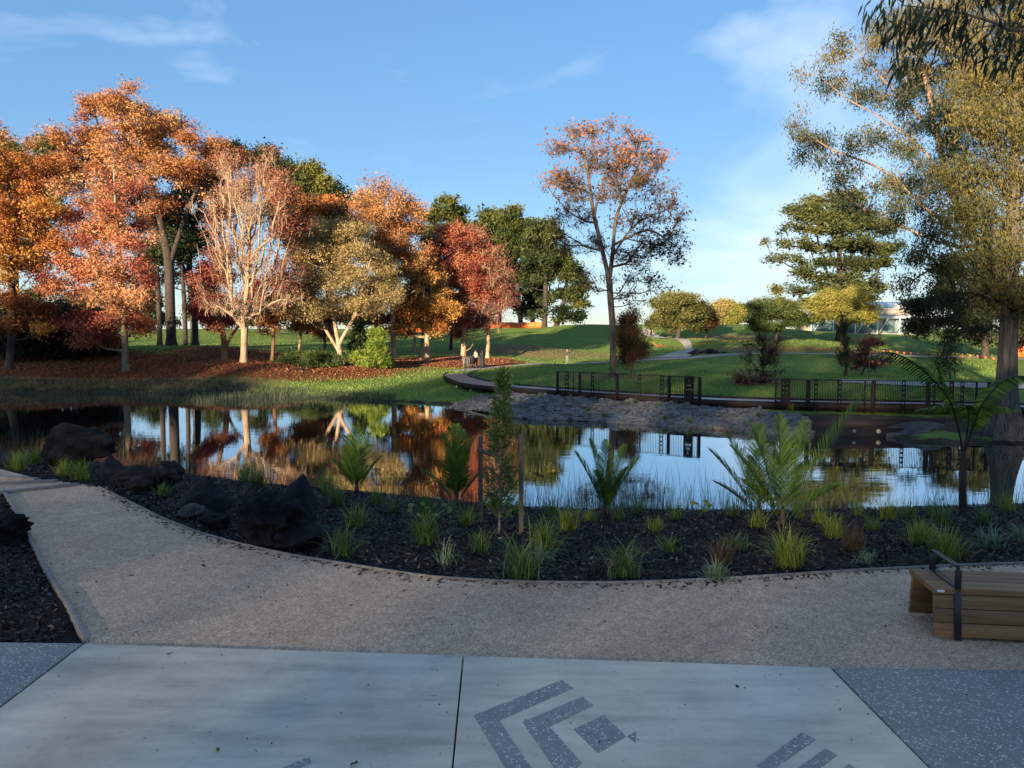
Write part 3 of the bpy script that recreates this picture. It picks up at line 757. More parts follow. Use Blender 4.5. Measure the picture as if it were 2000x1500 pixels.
G_B = 'dark trees far behind the autumn row'
G_A = 'autumn trees on the far bank'; G_P = 'pines behind the autumn trees'
TREES = [  # lobe tints also paint light: sunlit tops paler, shaded lower boughs darker
 dict(name='evergreen_tree', label='pale olive evergreen showing above the orange trees at the far left edge', cat='tree', d=106, base=(30, 664), leaf='olive', tips=420, lpt=26, size=.5, spread=.8, R0=.45,
      lobes=[(20, 292, 60, 38, .75), (85, 296, 45, 34, .7), (-40, 305, 60, 50, .7), (40, 345, 90, 60, .55), (60, 420, 80, 60, .4), (-30, 420, 70, 70, .4)]),
 dict(name='maple_tree', label='golden orange maple cut by the left edge of the picture', cat='tree', d=63, base=(18, 708), leaf='gold', bark='dark', tips=620, lpt=26, size=.27, spread=.38, R0=.30, group=G_A,
      lobes=[(20, 320, 62, 58, .35), (75, 345, 50, 50, .3), (70, 430, 68, 70, .5), (5, 440, 65, 80, .5), (85, 500, 50, 45, .6), (30, 520, 65, 45, .7), (-40, 400, 60, 110, .5), (25, 585, 70, 40, .25, .8), (70, 620, 55, 30, .2, .5), (-10, 640, 50, 40, .1, .6)]),
 dict(name='oak_tree', label='tallest orange tree of the left group, crown rising highest above the others', cat='tree', d=84, base=(335, 676), leaf='orange', bark='dark', tips=900, lpt=24, size=.32, spread=.5, R0=.55, group=G_A,
      trunk=[(332, 590), (328, 500), (305, 400), (265, 250)], limbs=[[(330, 520), (372, 400), (420, 310)], [(325, 480), (240, 380), (170, 320)]],
      lobes=[(252, 208, 48, 34, .55), (200, 232, 42, 36, .4), (292, 232, 48, 36, .6), (190, 285, 62, 42, .5), (300, 290, 75, 45, .6), (385, 275, 44, 32, .5), (438, 296, 30, 26, .3), (140, 320, 55, 48, .4), (250, 340, 75, 40, .6), (345, 345, 62, 40, .55), (410, 340, 40, 35, .35), (225, 390, 70, 40, .5, .8), (120, 270, 25, 20, .35, .6), (330, 410, 45, 30, .3, .5)]),
 dict(name='evergreen_tree', label='dark green evergreen with bare limbs left of the pale upright tree', cat='tree', d=95, base=(380, 660), leaf='green', bark='dark', tips=420, lpt=20, size=.42, spread=.6, R0=.5,
      trunk=[(378, 600), (370, 500), (395, 380)], limbs=[[(374, 560), (340, 480), (320, 400)]],
      lobes=[(440, 305, 35, 28, .5), (420, 345, 38, 50, .5), (395, 400, 38, 55, .55), (350, 430, 48, 45, .2), (295, 410, 40, 45, .25), (330, 480, 55, 40, .1), (390, 480, 30, 40, .2), (310, 540, 40, 30, .1, .5), (485, 300, 35, 25, .15)]),
 dict(name='slender_tree', label='slender dark bare trunk standing just right of the tallest orange tree', cat='tree', d=92, base=(362, 662), leaf='pine', bark='dark', tips=70, lpt=8, size=.4, spread=.5, R0=.28, trunk=[(360, 590), (352, 500), (340, 440)], lobes=[(350, 470, 35, 40, .2), (390, 540, 20, 30, .2)]),
 dict(name='slender_tree', label='slender dark bare trunk close behind the red and orange tree', cat='tree', d=90, base=(312, 664), leaf='pine', bark='dark', tips=80, lpt=8, size=.4, spread=.5, R0=.3, trunk=[(310, 590), (305, 500), (300, 430)], lobes=[(300, 500, 35, 40, .2), (280, 560, 25, 30, .2)]),
 dict(name='liquidambar_tree', label='red and orange tree with single grey trunk nearest the pond at left', cat='tree', d=64, base=(245, 721), leaf='red', bark='grey', tips=800, lpt=26, size=.25, spread=.36, R0=.27, twigs=1, twig_len=.9, group=G_A, clear=.6,
      trunk=[(243, 640), (238, 560), (228, 440), (222, 320)],
      lobes=[(222, 325, 45, 50, .85, .8, .45), (205, 385, 60, 40, .75, .9, .6), (255, 395, 45, 45, .6, .8, .6), (170, 455, 55, 38, .6), (240, 460, 60, 40, .7), (150, 520, 45, 30, .5), (225, 525, 75, 35, .8), (285, 520, 35, 40, .4, .6), (180, 575, 60, 25, .75), (255, 590, 60, 35, .8), (125, 560, 40, 18, .5), (150, 628, 70, 14, .2), (205, 640, 55, 22, .3), (270, 640, 38, 25, .4), (215, 668, 45, 14, .15)]),
 dict(name='dark_shrub', label='dense near-black evergreen thicket in deep shade under the left trees', cat='shrub', d=72, base=(130, 690), leaf='dark', tips=420, lpt=30, size=.4, spread=.55, R0=.15,  # the deep shade is part of these near-black leaves
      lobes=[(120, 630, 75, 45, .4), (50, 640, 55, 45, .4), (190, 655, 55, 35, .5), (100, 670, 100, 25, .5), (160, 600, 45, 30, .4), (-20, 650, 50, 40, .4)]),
 dict(name='upright_tree', airy=True, label='pale almost bare upright tree, thick with bright fawn twigs', cat='tree', d=66, base=(476, 706), leaf='pink', bark='pale', tips=900, lpt=17, size=.17, spread=.34, R0=.30, twigs=4, twig_len=1.3, twig_r=.014, aniso=.6, bf=.4, up=1.15, rt=.026, sweep=-.05, group=G_A, clear=.75,
      trunk=[(478, 640), (482, 560), (488, 450), (492, 360)],
      lobes=[(500, 335, 44, 40, .75, 1, 1.6), (445, 370, 36, 55, .7, 1, 1.0), (545, 380, 36, 55, .5, 1, 2.0), (490, 420, 75, 60, .8, 1.2, .5), (430, 460, 35, 60, .1, .8, 2), (560, 450, 30, 60, .1, .8, 4), (495, 510, 70, 50, .5, 1, .3), (425, 560, 35, 45, .1, .7, 4), (560, 540, 38, 40, .1, .8, 2.5), (480, 590, 80, 30, .3, 1, .5), (565, 600, 45, 20, .4, .5, .3)]),
 dict(name='crimson_tree', label='crimson leaved tree on twin dark trunks left of the pale upright tree', cat='tree', d=71, base=(440, 690), leaf='crimson', bark='red', tips=260, lpt=22, size=.24, spread=.35, R0=.3, group=G_A, clear=.7,
      trunk=[(436, 655), (424, 610), (412, 560)], limbs=[[(440, 684), (452, 655), (478, 620), (500, 580)]],
      lobes=[(405, 560, 32, 40, .5), (392, 605, 24, 24, .6), (420, 625, 28, 22, .4), (430, 520, 30, 35, .4), (520, 560, 40, 30, .3, .7)]),
 dict(name='evergreen_tree', label='dark rounded evergreen rising behind the gap right of the pale upright tree', cat='tree', d=132, base=(610, 655), leaf='pine', tips=420, lpt=30, size=.65, spread=.9, R0=.5,
      lobes=[(598, 346, 28, 20, .8), (580, 362, 25, 25, .5), (628, 368, 34, 22, .75), (610, 395, 50, 30, .4), (655, 390, 28, 18, .6), (575, 420, 45, 40, .3), (630, 440, 60, 40, .3), (520, 300, 26, 22, .25), (540, 350, 40, 40, .25)]),
 dict(name='brown_tree', label='brown crowned tree peeping over the olive tan tree', cat='tree', d=118, base=(648, 660), leaf='brown', tips=260, lpt=28, size=.5, spread=.75, R0=.4, lobes=[(645, 405, 42, 24, .75), (610, 420, 40, 28, .6), (665, 440, 40, 35, .5), (620, 480, 60, 50, .4)]),
 dict(name='olive_tree', label='broad olive tan tree with leaning pale stems right of the pale upright tree', cat='tree', d=72, base=(666, 712), leaf='tan', bark='pale', tips=900, lpt=26, size=.22, spread=.36, R0=.26, twigs=1, clear=.55, bf=.4,
      trunk=[(662, 675), (652, 620), (640, 540), (650, 470)], limbs=[[(662, 672), (680, 640), (700, 600), (712, 530)], [(664, 690), (640, 650), (600, 580)]],
      lobes=[(655, 452, 50, 24, .6), (610, 480, 40, 28, .55), (700, 475, 45, 28, .5), (650, 500, 75, 35, .6), (590, 530, 38, 40, .5), (720, 525, 50, 38, .55), (640, 560, 75, 35, .5), (745, 570, 38, 30, .45), (590, 585, 38, 30, .6), (690, 600, 50, 28, .35), (630, 620, 45, 20, .5, .7), (560, 610, 25, 18, .8, .5)]),
 dict(name='orange_tree', label='orange red tree with thin pink twiggy top, tallest right of the olive tan tree', cat='tree', d=79, base=(768, 703), leaf='orange', bark='pale', tips=760, lpt=22, size=.27, spread=.4, R0=.28, twigs=1, twig_len=1.2, up=1.5, group=G_A, clear=.6,
      trunk=[(768, 640), (764, 540), (760, 430), (756, 370)],
      lobes=[(752, 368, 42, 26, .25, .7, .35), (770, 395, 45, 26, .3, .9, .6), (715, 405, 34, 22, .7), (740, 430, 55, 30, .55), (795, 440, 36, 34, .5), (760, 475, 60, 34, .5), (800, 500, 34, 36, .35), (765, 525, 50, 34, .4), (815, 545, 22, 30, .7), (745, 570, 38, 26, .3, .7)]),
 dict(name='maple_tree', label='low gold and rust leaved tree between the orange red tree and the scarlet tree', cat='tree', d=80, base=(835, 707), leaf='gold', bark='pale', tips=420, lpt=20, size=.26, spread=.38, R0=.26, group=G_A, clear=.75,
      lobes=[(800, 600, 42, 22, .25), (760, 620, 32, 20, .2), (845, 590, 38, 24, .6), (868, 605, 34, 24, .7), (830, 625, 38, 16, .4), (860, 640, 26, 12, .6), (840, 540, 22, 40, .5), (780, 640, 30, 14, .3, .6)]),
 dict(name='olive_tree', label='small olive tan tree tucked between the orange red and scarlet trees', cat='tree', d=83, base=(820, 700), leaf='tan', bark='pale', tips=330, lpt=26, size=.22, spread=.34, R0=.16, twigs=1, lobes=[(835, 570, 34, 24, .5), (805, 585, 34, 22, .5), (855, 590, 24, 16, .6), (815, 560, 20, 20, .4)]),
 dict(name='scarlet_tree', label='scarlet tree on pale trunk beside the couple on the path', cat='tree', d=85, base=(905, 701), leaf='red', bark='pale', tips=560, lpt=24, size=.27, spread=.38, R0=.30, twigs=1, group=G_A, clear=.6,
      trunk=[(906, 650), (905, 590), (895, 500)], limbs=[[(908, 690), (926, 670), (924, 640), (912, 600)]],
      lobes=[(870, 462, 32, 26, .4), (905, 475, 36, 28, .35), (860, 510, 30, 32, .35), (895, 530, 34, 30, .4), (880, 565, 34, 26, .45), (915, 580, 32, 34, .35), (905, 625, 28, 26, .3), (890, 650, 22, 14, .25, .6), (930, 520, 28, 34, .5, .7)]),
 dict(name='russet_tree', label='thin russet tree, last of the autumn row towards the lone tall tree', cat='tree', d=86, base=(952, 700), leaf='pink', bark='pale', tips=520, lpt=12, size=.24, spread=.4, R0=.22, twigs=3, twig_len=1.2, up=1.0, group=G_A, clear=.6,
      lobes=[(935, 470, 30, 22, .45), (950, 505, 36, 30, .35), (965, 545, 34, 34, .3), (940, 570, 40, 32, .3), (970, 600, 28, 30, .15), (945, 620, 38, 26, .2), (985, 580, 20, 30, .1, .6)]),
 dict(name='young_tree', label='small orange leaved tree just right of the pale upright trunk', cat='tree', d=74, base=(531, 692), leaf='orange', bark='red', tips=150, lpt=18, size=.25, spread=.35, R0=.17, group=G_A, clear=.8, lobes=[(525, 630, 28, 22, .3), (545, 605, 28, 22, .4), (515, 590, 22, 20, .3)]),
 dict(name='young_tree', label='small gold leaved tree in front of the olive tan tree', cat='tree', d=77, base=(578, 687), leaf='gold', bark='pale', tips=170, lpt=18, size=.25, spread=.35, R0=.15, group=G_A, clear=.8, lobes=[(590, 632, 28, 18, .5), (570, 615, 24, 18, .4), (605, 610, 22, 18, .5)]),
 dict(name='young_tree', label='slim red barked tree behind the leaning olive tan stems', cat='tree', d=82, base=(632, 688), leaf='orange', bark='red', tips=130, lpt=16, size=.26, spread=.35, R0=.16, group=G_A, clear=.8, lobes=[(625, 640, 24, 16, .3), (640, 620, 24, 18, .3)]),
 dict(name='young_tree', label='slim shaded trunk on the lawn behind the gold and rust tree', cat='tree', d=98, base=(880, 684), leaf='orange', bark='dark', tips=130, lpt=14, size=.3, spread=.4, R0=.2, group=G_A, clear=.8, lobes=[(880, 620, 24, 20, .3), (870, 590, 22, 20, .3)]),
 dict(name='young_tree', label='slim lit trunk on the lawn behind the orange red tree', cat='tree', d=97, base=(808, 686), leaf='gold', bark='pale', tips=130, lpt=14, size=.3, spread=.4, R0=.2, group=G_A, clear=.8, lobes=[(808, 630, 24, 18, .4), (800, 600, 22, 18, .4)]),
 dict(name='pine_tree', airy=True, label='leftmost dark pine behind the scarlet tree', cat='tree', d=168, base=(880, 646), leaf='pine', tips=340, lpt=30, size=.7, spread=.75, R0=.5, group=G_P, lobes=[(868, 406, 30, 14, .75), (892, 414, 20, 16, .6), (848, 418, 22, 14, .6), (885, 440, 40, 18, .5), (860, 460, 40, 20, .4), (905, 480, 35, 25, .4), (880, 520, 40, 30, .3)]),
 dict(name='pine_tree', airy=True, label='second dark pine from the left behind the scarlet tree', cat='tree', d=164, base=(930, 646), leaf='pine', tips=340, lpt=30, size=.7, spread=.75, R0=.5, group=G_P, lobes=[(945, 430, 28, 16, .7), (925, 445, 26, 18, .5), (960, 455, 24, 20, .6), (940, 480, 36, 22, .5), (965, 505, 28, 28, .4), (930, 530, 36, 30, .3), (960, 560, 28, 26, .25)]),
 dict(name='pine_tree', airy=True, label='tall pine with a rounded bright top, left of the two dark trunked pines', cat='tree', d=160, base=(1018, 646), leaf='pine', tips=320, lpt=32, size=.6, spread=.75, R0=.5, group=G_P, lobes=[(1000, 418, 26, 14, .75), (1012, 436, 28, 16, .65), (985, 450, 28, 20, .6), (1010, 478, 32, 22, .5), (985, 510, 34, 24, .45), (1015, 545, 22, 16, .3, .6), (990, 580, 26, 12, .25, .4), (1020, 610, 18, 8, .2, .4)]),
 dict(name='pine_tree', airy=True, label='brown topped dark pine left of the lone tall tree', cat='tree', d=150, base=(1063, 646), leaf='cedar', tips=300, lpt=30, size=.55, spread=.7, R0=.5, group=G_P, lobes=[(1062, 440, 22, 16, .4), (1048, 462, 26, 20, .35), (1078, 470, 26, 22, .4), (1060, 500, 38, 24, .25), (1082, 530, 34, 24, .25), (1050, 555, 26, 14, .15, .5), (1078, 585, 34, 14, .1, .5), (1060, 615, 34, 8, .1, .4)]),
 dict(name='pine_tree', airy=True, label='rightmost ragged pine, its branches reaching towards the lone tall tree', cat='tree', d=150, base=(1085, 645), leaf='pine', tips=280, lpt=28, size=.55, spread=.65, R0=.45, group=G_P, lobes=[(1100, 500, 24, 20, .5), (1115, 530, 22, 20, .6), (1122, 562, 24, 16, .55), (1095, 570, 24, 12, .3, .6), (1128, 590, 20, 10, .4), (1100, 605, 34, 9, .15, .6), (1128, 618, 20, 8, .3), (1090, 625, 30, 5, .1, .4)]),
 dict(name='pine_tree', airy=True, label='dark pine filling the gap left of the rounded bright pine', cat='tree', d=175, base=(975, 646), leaf='pine', tips=320, lpt=30, size=.8, spread=.8, R0=.5, group=G_P, lobes=[(972, 432, 24, 14, .6), (965, 455, 30, 18, .5), (985, 480, 34, 22, .4), (960, 510, 34, 24, .35), (985, 545, 34, 22, .25), (965, 575, 34, 18, .2)]),
 dict(name='pine_tree', airy=True, label='dark pine filling the gap left of the brown topped pine', cat='tree', d=170, base=(1040, 646), leaf='pine', tips=320, lpt=30, size=.8, spread=.8, R0=.5, group=G_P, lobes=[(1036, 446, 24, 16, .55), (1030, 475, 30, 20, .45), (1045, 505, 32, 22, .35), (1030, 540, 32, 22, .3), (1050, 572, 32, 18, .2), (1035, 600, 30, 12, .15)]),
 dict(name='tall_tree', airy=True, label='lone tall airy tree with russet top behind the railing', cat='tree', d=63, base=(1197, 738), leaf='brown', bark='mid', tips=1250, lpt=6, size=.24, spread=.34, R0=.26, twigs=4, twig_len=1.1, twig_r=.012, up=.5, clear=.9, bf=.25, rt=.013, jit=.1,
      trunk=[(1197, 650), (1192, 580), (1189, 545), (1172, 470), (1160, 420), (1150, 350), (1140, 280)],
      limbs=[[(1190, 550), (1197, 490), (1205, 420), (1235, 350), (1255, 300)], [(1196, 500), (1240, 440), (1300, 410), (1330, 400)], [(1176, 490), (1140, 480), (1100, 455), (1070, 440)], [(1196, 480), (1225, 465), (1270, 450), (1320, 480)], [(1166, 440), (1120, 420), (1080, 380)], [(1197, 570), (1216, 575), (1228, 590)], [(1160, 420), (1180, 340), (1190, 260)]],
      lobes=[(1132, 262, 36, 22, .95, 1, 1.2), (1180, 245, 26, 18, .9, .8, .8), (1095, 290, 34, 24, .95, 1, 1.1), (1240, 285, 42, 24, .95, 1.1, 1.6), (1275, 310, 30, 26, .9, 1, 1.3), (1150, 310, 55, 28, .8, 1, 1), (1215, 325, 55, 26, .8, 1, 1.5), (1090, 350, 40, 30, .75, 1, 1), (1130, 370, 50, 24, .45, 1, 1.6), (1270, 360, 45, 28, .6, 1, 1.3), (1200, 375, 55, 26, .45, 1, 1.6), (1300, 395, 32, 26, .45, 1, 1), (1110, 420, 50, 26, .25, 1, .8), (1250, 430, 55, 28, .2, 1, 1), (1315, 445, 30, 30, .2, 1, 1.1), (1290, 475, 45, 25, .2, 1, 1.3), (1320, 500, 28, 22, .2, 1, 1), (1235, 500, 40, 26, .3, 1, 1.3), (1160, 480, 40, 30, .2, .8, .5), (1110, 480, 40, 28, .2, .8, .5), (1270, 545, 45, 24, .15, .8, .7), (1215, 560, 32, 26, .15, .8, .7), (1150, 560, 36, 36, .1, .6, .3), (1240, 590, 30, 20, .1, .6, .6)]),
 dict(name='weeping_shrub', label='brown weeping twiggy shrub close right of the tall tree trunk', cat='shrub', d=66, base=(1232, 708), leaf='brown', bark='dark', tips=260, lpt=26, size=.2, spread=.32, R0=.08, droop=1.2, wide=.25, lobes=[(1232, 618, 20, 14, .25), (1228, 645, 28, 26, .25), (1236, 675, 28, 22, .25), (1224, 692, 24, 12, .3)]),
 dict(name='round_tree', label='round olive green tree standing alone on the grassy hill', cat='tree', d=122, base=(1323, 662), leaf='olive', bark='dark', tips=420, lpt=26, size=.38, spread=.5, R0=.3, clear=.6, lobes=[(1330, 585, 36, 18, .6), (1302, 598, 26, 18, .5), (1358, 598, 24, 18, .55), (1330, 612, 48, 20, .4), (1292, 618, 20, 14, .35), (1368, 616, 20, 14, .4), (1285, 634, 14, 8, .3), (1355, 638, 20, 8, .25), (1310, 640, 16, 8, .2)]),
 dict(name='dark_shrub', label='dark red bush touching the round tree on the hill', cat='shrub', d=124, base=(1378, 646), leaf='brown', bark='dark', tips=90, lpt=20, size=.4, spread=.5, R0=.1, lobes=[(1378, 630, 14, 12, .15)]),
 dict(name='distant_tree', label='rusty left one of two small trees on the horizon right of the round tree', cat='tree', d=175, base=(1404, 634), leaf='tan', tips=120, lpt=24, size=.6, spread=.7, R0=.2, lobes=[(1404, 600, 14, 12, .5), (1406, 618, 18, 14, .4)]),
 dict(name='distant_tree', label='yellow olive right one of two small trees on the horizon', cat='tree', d=172, base=(1438, 634), leaf='yellow', tips=150, lpt=24, size=.6, spread=.7, R0=.2, lobes=[(1436, 604, 12, 10, .6), (1438, 618, 20, 14, .5)]),
 dict(name='umbrella_tree', label='low spreading green tree on the slope left of the big cedar', cat='tree', d=116, base=(1515, 668), leaf='green', bark='dark', tips=420, lpt=24, size=.34, spread=.45, R0=.25, clear=.6, lobes=[(1515, 593, 34, 10, .75), (1490, 602, 28, 12, .6), (1545, 604, 26, 12, .55), (1515, 612, 44, 14, .4), (1478, 622, 22, 12, .4), (1552, 624, 26, 14, .35), (1500, 634, 30, 10, .3), (1475, 638, 18, 7, .3)]),
 dict(name='cedar_tree', airy=True, label='big layered cedar with level boughs right of centre', cat='tree', d=126, base=(1640, 652), leaf='cedar', bark='dark', tips=900, lpt=28, size=.48, spread=.6, R0=.6, flat=.5, clear=.3, sweep=.05, trunk=[(1640, 560), (1638, 470), (1630, 385)],
      lobes=[(1615, 385, 34, 10, .7), (1650, 392, 34, 10, .7), (1580, 402, 30, 8, .6), (1630, 410, 60, 10, .6), (1600, 430, 50, 10, .6), (1670, 425, 40, 12, .6), (1560, 445, 36, 5, .6), (1640, 450, 60, 10, .5), (1700, 440, 40, 14, .5), (1530, 470, 26, 4, .6), (1580, 478, 40, 7, .55), (1660, 480, 60, 10, .45), (1720, 485, 40, 14, .4), (1545, 505, 32, 5, .5), (1610, 510, 50, 8, .4), (1690, 515, 50, 12, .35), (1560, 532, 44, 5, .5), (1640, 540, 60, 8, .35), (1540, 562, 28, 4, .45), (1600, 566, 50, 7, .4), (1690, 560, 50, 14, .3), (1570, 590, 30, 5, .4)]),
 dict(name='round_tree', label='bright yellow green tree on dark trunks before the far pavilion', cat='tree', d=110, base=(1646, 654), leaf='yellow', bark='dark', tips=420, lpt=26, size=.36, spread=.45, R0=.3, clear=.8, limbs=[[(1640, 640), (1620, 610)], [(1655, 640), (1678, 610)]], lobes=[(1625, 578, 28, 14, .7), (1665, 576, 26, 12, .7), (1605, 596, 26, 14, .6), (1645, 596, 40, 14, .55), (1682, 596, 22, 16, .5), (1630, 614, 40, 12, .4), (1675, 615, 26, 12, .4)]),
 dict(name='dark_tree', label='dark dense tree in the right background behind the fluted trunk', cat='tree', d=88, base=(1925, 690), leaf='dark', bark='dark', tips=520, lpt=26, size=.4, spread=.55, R0=.4, limbs=[[(1915, 660), (1890, 620), (1860, 600)]], lobes=[(1905, 540, 60, 40, .8), (1950, 580, 50, 50, .7), (1860, 580, 45, 36, .8), (1810, 600, 40, 34, .7), (1900, 630, 60, 26, .6), (1800, 640, 40, 20, .6), (1960, 650, 40, 24, .6), (1850, 520, 40, 34, .9), (2010, 600, 50, 70, .7)]),  # crown's shaded look is put into its near-black leaf colour
 dict(name='gum_tree', label='leaning gum tree reaching bare lit boughs to the left against the sky at right', cat='tree', d=50, base=(1968, 715), leaf='gum', bark='gum', tips=1000, lpt=20, size=.26, spread=.36, R0=.24, twigs=1, twig_len=.9, droop=.9, wide=.28, bf=.2, rt=.012, clear=.5, down=.6, jit=.2,
      trunk=[(1962, 620), (1925, 500), (1860, 380), (1830, 260), (1800, 120), (1790, 40)],
      limbs=[[(1885, 470), (1800, 400), (1720, 330), (1620, 290), (1560, 245)], [(1860, 380), (1800, 290), (1720, 230), (1650, 190), (1600, 145)], [(1832, 270), (1760, 190), (1700, 130), (1660, 80)], [(1830, 260), (1880, 160), (1920, 60)], [(1890, 490), (1800, 460), (1740, 430), (1690, 410)]],
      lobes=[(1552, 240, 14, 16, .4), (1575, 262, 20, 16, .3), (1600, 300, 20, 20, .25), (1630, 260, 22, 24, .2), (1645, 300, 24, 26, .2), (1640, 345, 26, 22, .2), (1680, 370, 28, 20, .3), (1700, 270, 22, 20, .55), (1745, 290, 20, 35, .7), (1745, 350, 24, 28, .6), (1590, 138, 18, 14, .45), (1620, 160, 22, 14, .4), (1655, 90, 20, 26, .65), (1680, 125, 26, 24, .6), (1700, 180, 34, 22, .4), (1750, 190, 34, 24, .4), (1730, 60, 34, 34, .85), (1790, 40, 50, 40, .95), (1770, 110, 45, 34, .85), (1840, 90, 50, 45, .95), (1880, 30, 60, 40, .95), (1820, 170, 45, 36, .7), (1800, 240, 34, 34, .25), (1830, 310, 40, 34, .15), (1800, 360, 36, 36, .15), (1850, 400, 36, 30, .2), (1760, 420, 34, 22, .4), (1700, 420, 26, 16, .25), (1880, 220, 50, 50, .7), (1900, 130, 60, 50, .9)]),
 dict(name='red_shrub', airy=True, label='thin grey and red leaved young tree left of the right railing', cat='tree', d=55, base=(1488, 776), leaf='crimson', bark='dark', tips=240, lpt=4, size=.16, spread=.3, R0=.06, twigs=4, twig_len=.9, twig_r=.012, up=.7, clear=.6, lobes=[(1490, 665, 26, 22, .2, 1, .2), (1480, 695, 36, 24, .3, 1, .4), (1500, 720, 36, 24, .4, 1, .8), (1460, 745, 34, 14, .5, 1, 2), (1490, 755, 30, 12, .5, 1, 2)]),
 dict(name='mossy_post_tree', label='narrow thin leaved young tree behind the right railing, left of the red one', cat='tree', d=64, base=(1650, 742), leaf='olive', bark='dark', tips=130, lpt=5, size=.16, spread=.22, R0=.09, twigs=3, twig_len=.7, up=1.2, clear=.2, aniso=.5, lobes=[(1650, 640, 8, 30, .2), (1650, 690, 14, 30, .2)]),
 dict(name='red_shrub', airy=True, label='small sparse red leaved tree behind the middle of the right railing', cat='tree', d=65, base=(1682, 740), leaf='crimson', bark='dark', tips=220, lpt=7, size=.17, spread=.3, R0=.07, twigs=3, twig_len=.8, up=.7, clear=.6, lobes=[(1695, 668, 20, 14, .5, 1, 1.5), (1685, 690, 28, 20, .3), (1705, 702, 26, 16, .4), (1672, 710, 24, 14, .3)]),
 dict(name='lawn_shrub', label='glossy green strap leaved shrub with pale flowers under the olive tan tree', cat='shrub', d=69, base=(605, 714), leaf='green', bark='dark', tips=200, lpt=26, size=.42, spread=.3, R0=.05, wide=.16, lobes=[(565, 706, 22, 12, .5), (600, 703, 28, 14, .5), (640, 705, 26, 14, .55), (620, 712, 45, 8, .4)]),
 dict(name='lawn_shrub', label='bright lime green leafy shrub in sunlight left of the orange tree trunk', cat='shrub', d=71, base=(728, 712), leaf='lime', bark='dark', tips=220, lpt=26, size=.44, spread=.28, R0=.05, wide=.18, lobes=[(730, 686, 20, 18, .6), (708, 700, 24, 14, .5), (745, 700, 26, 14, .55), (725, 708, 38, 8, .4), (735, 660, 14, 14, .4, .6)]),
 dict(name='narrow_shrub', label='narrow dark green upright shrub between the two leafy shrubs on the bank', cat='shrub', d=74, base=(700, 704), leaf='green', bark='dark', tips=130, lpt=20, size=.25, spread=.25, R0=.05, lobes=[(700, 660, 12, 22, .1), (698, 685, 14, 18, .1)]),
] + [dict(name='background_tree', label='low dark tree far behind the autumn row, ' + w, cat='tree', d=dd, base=(bx, 650), leaf='pine', bark='dark', tips=150, lpt=14, size=.6, spread=.6, R0=.25, clear=.3, group=G_B,
      lobes=[(bx, 600, 34, 22, .5), (bx - 22, 618, 28, 20, .4), (bx + 24, 622, 28, 18, .4), (bx + 4, 572, 24, 18, .5)])
      for bx, dd, w in [(70, 128, 'leftmost'), (205, 122, 'behind the red and orange tree'), (285, 135, 'left of the tallest tree trunk'), (412, 130, 'behind the crimson tree'), (505, 126, 'right of the pale upright trunk'), (600, 134, 'behind the leaning olive tan stems'), (705, 130, 'behind the lime green shrub'), (800, 138, 'behind the gold and rust tree')]]
for k, t in enumerate(TREES):
    plant_tree(seed=k * 13, **t)

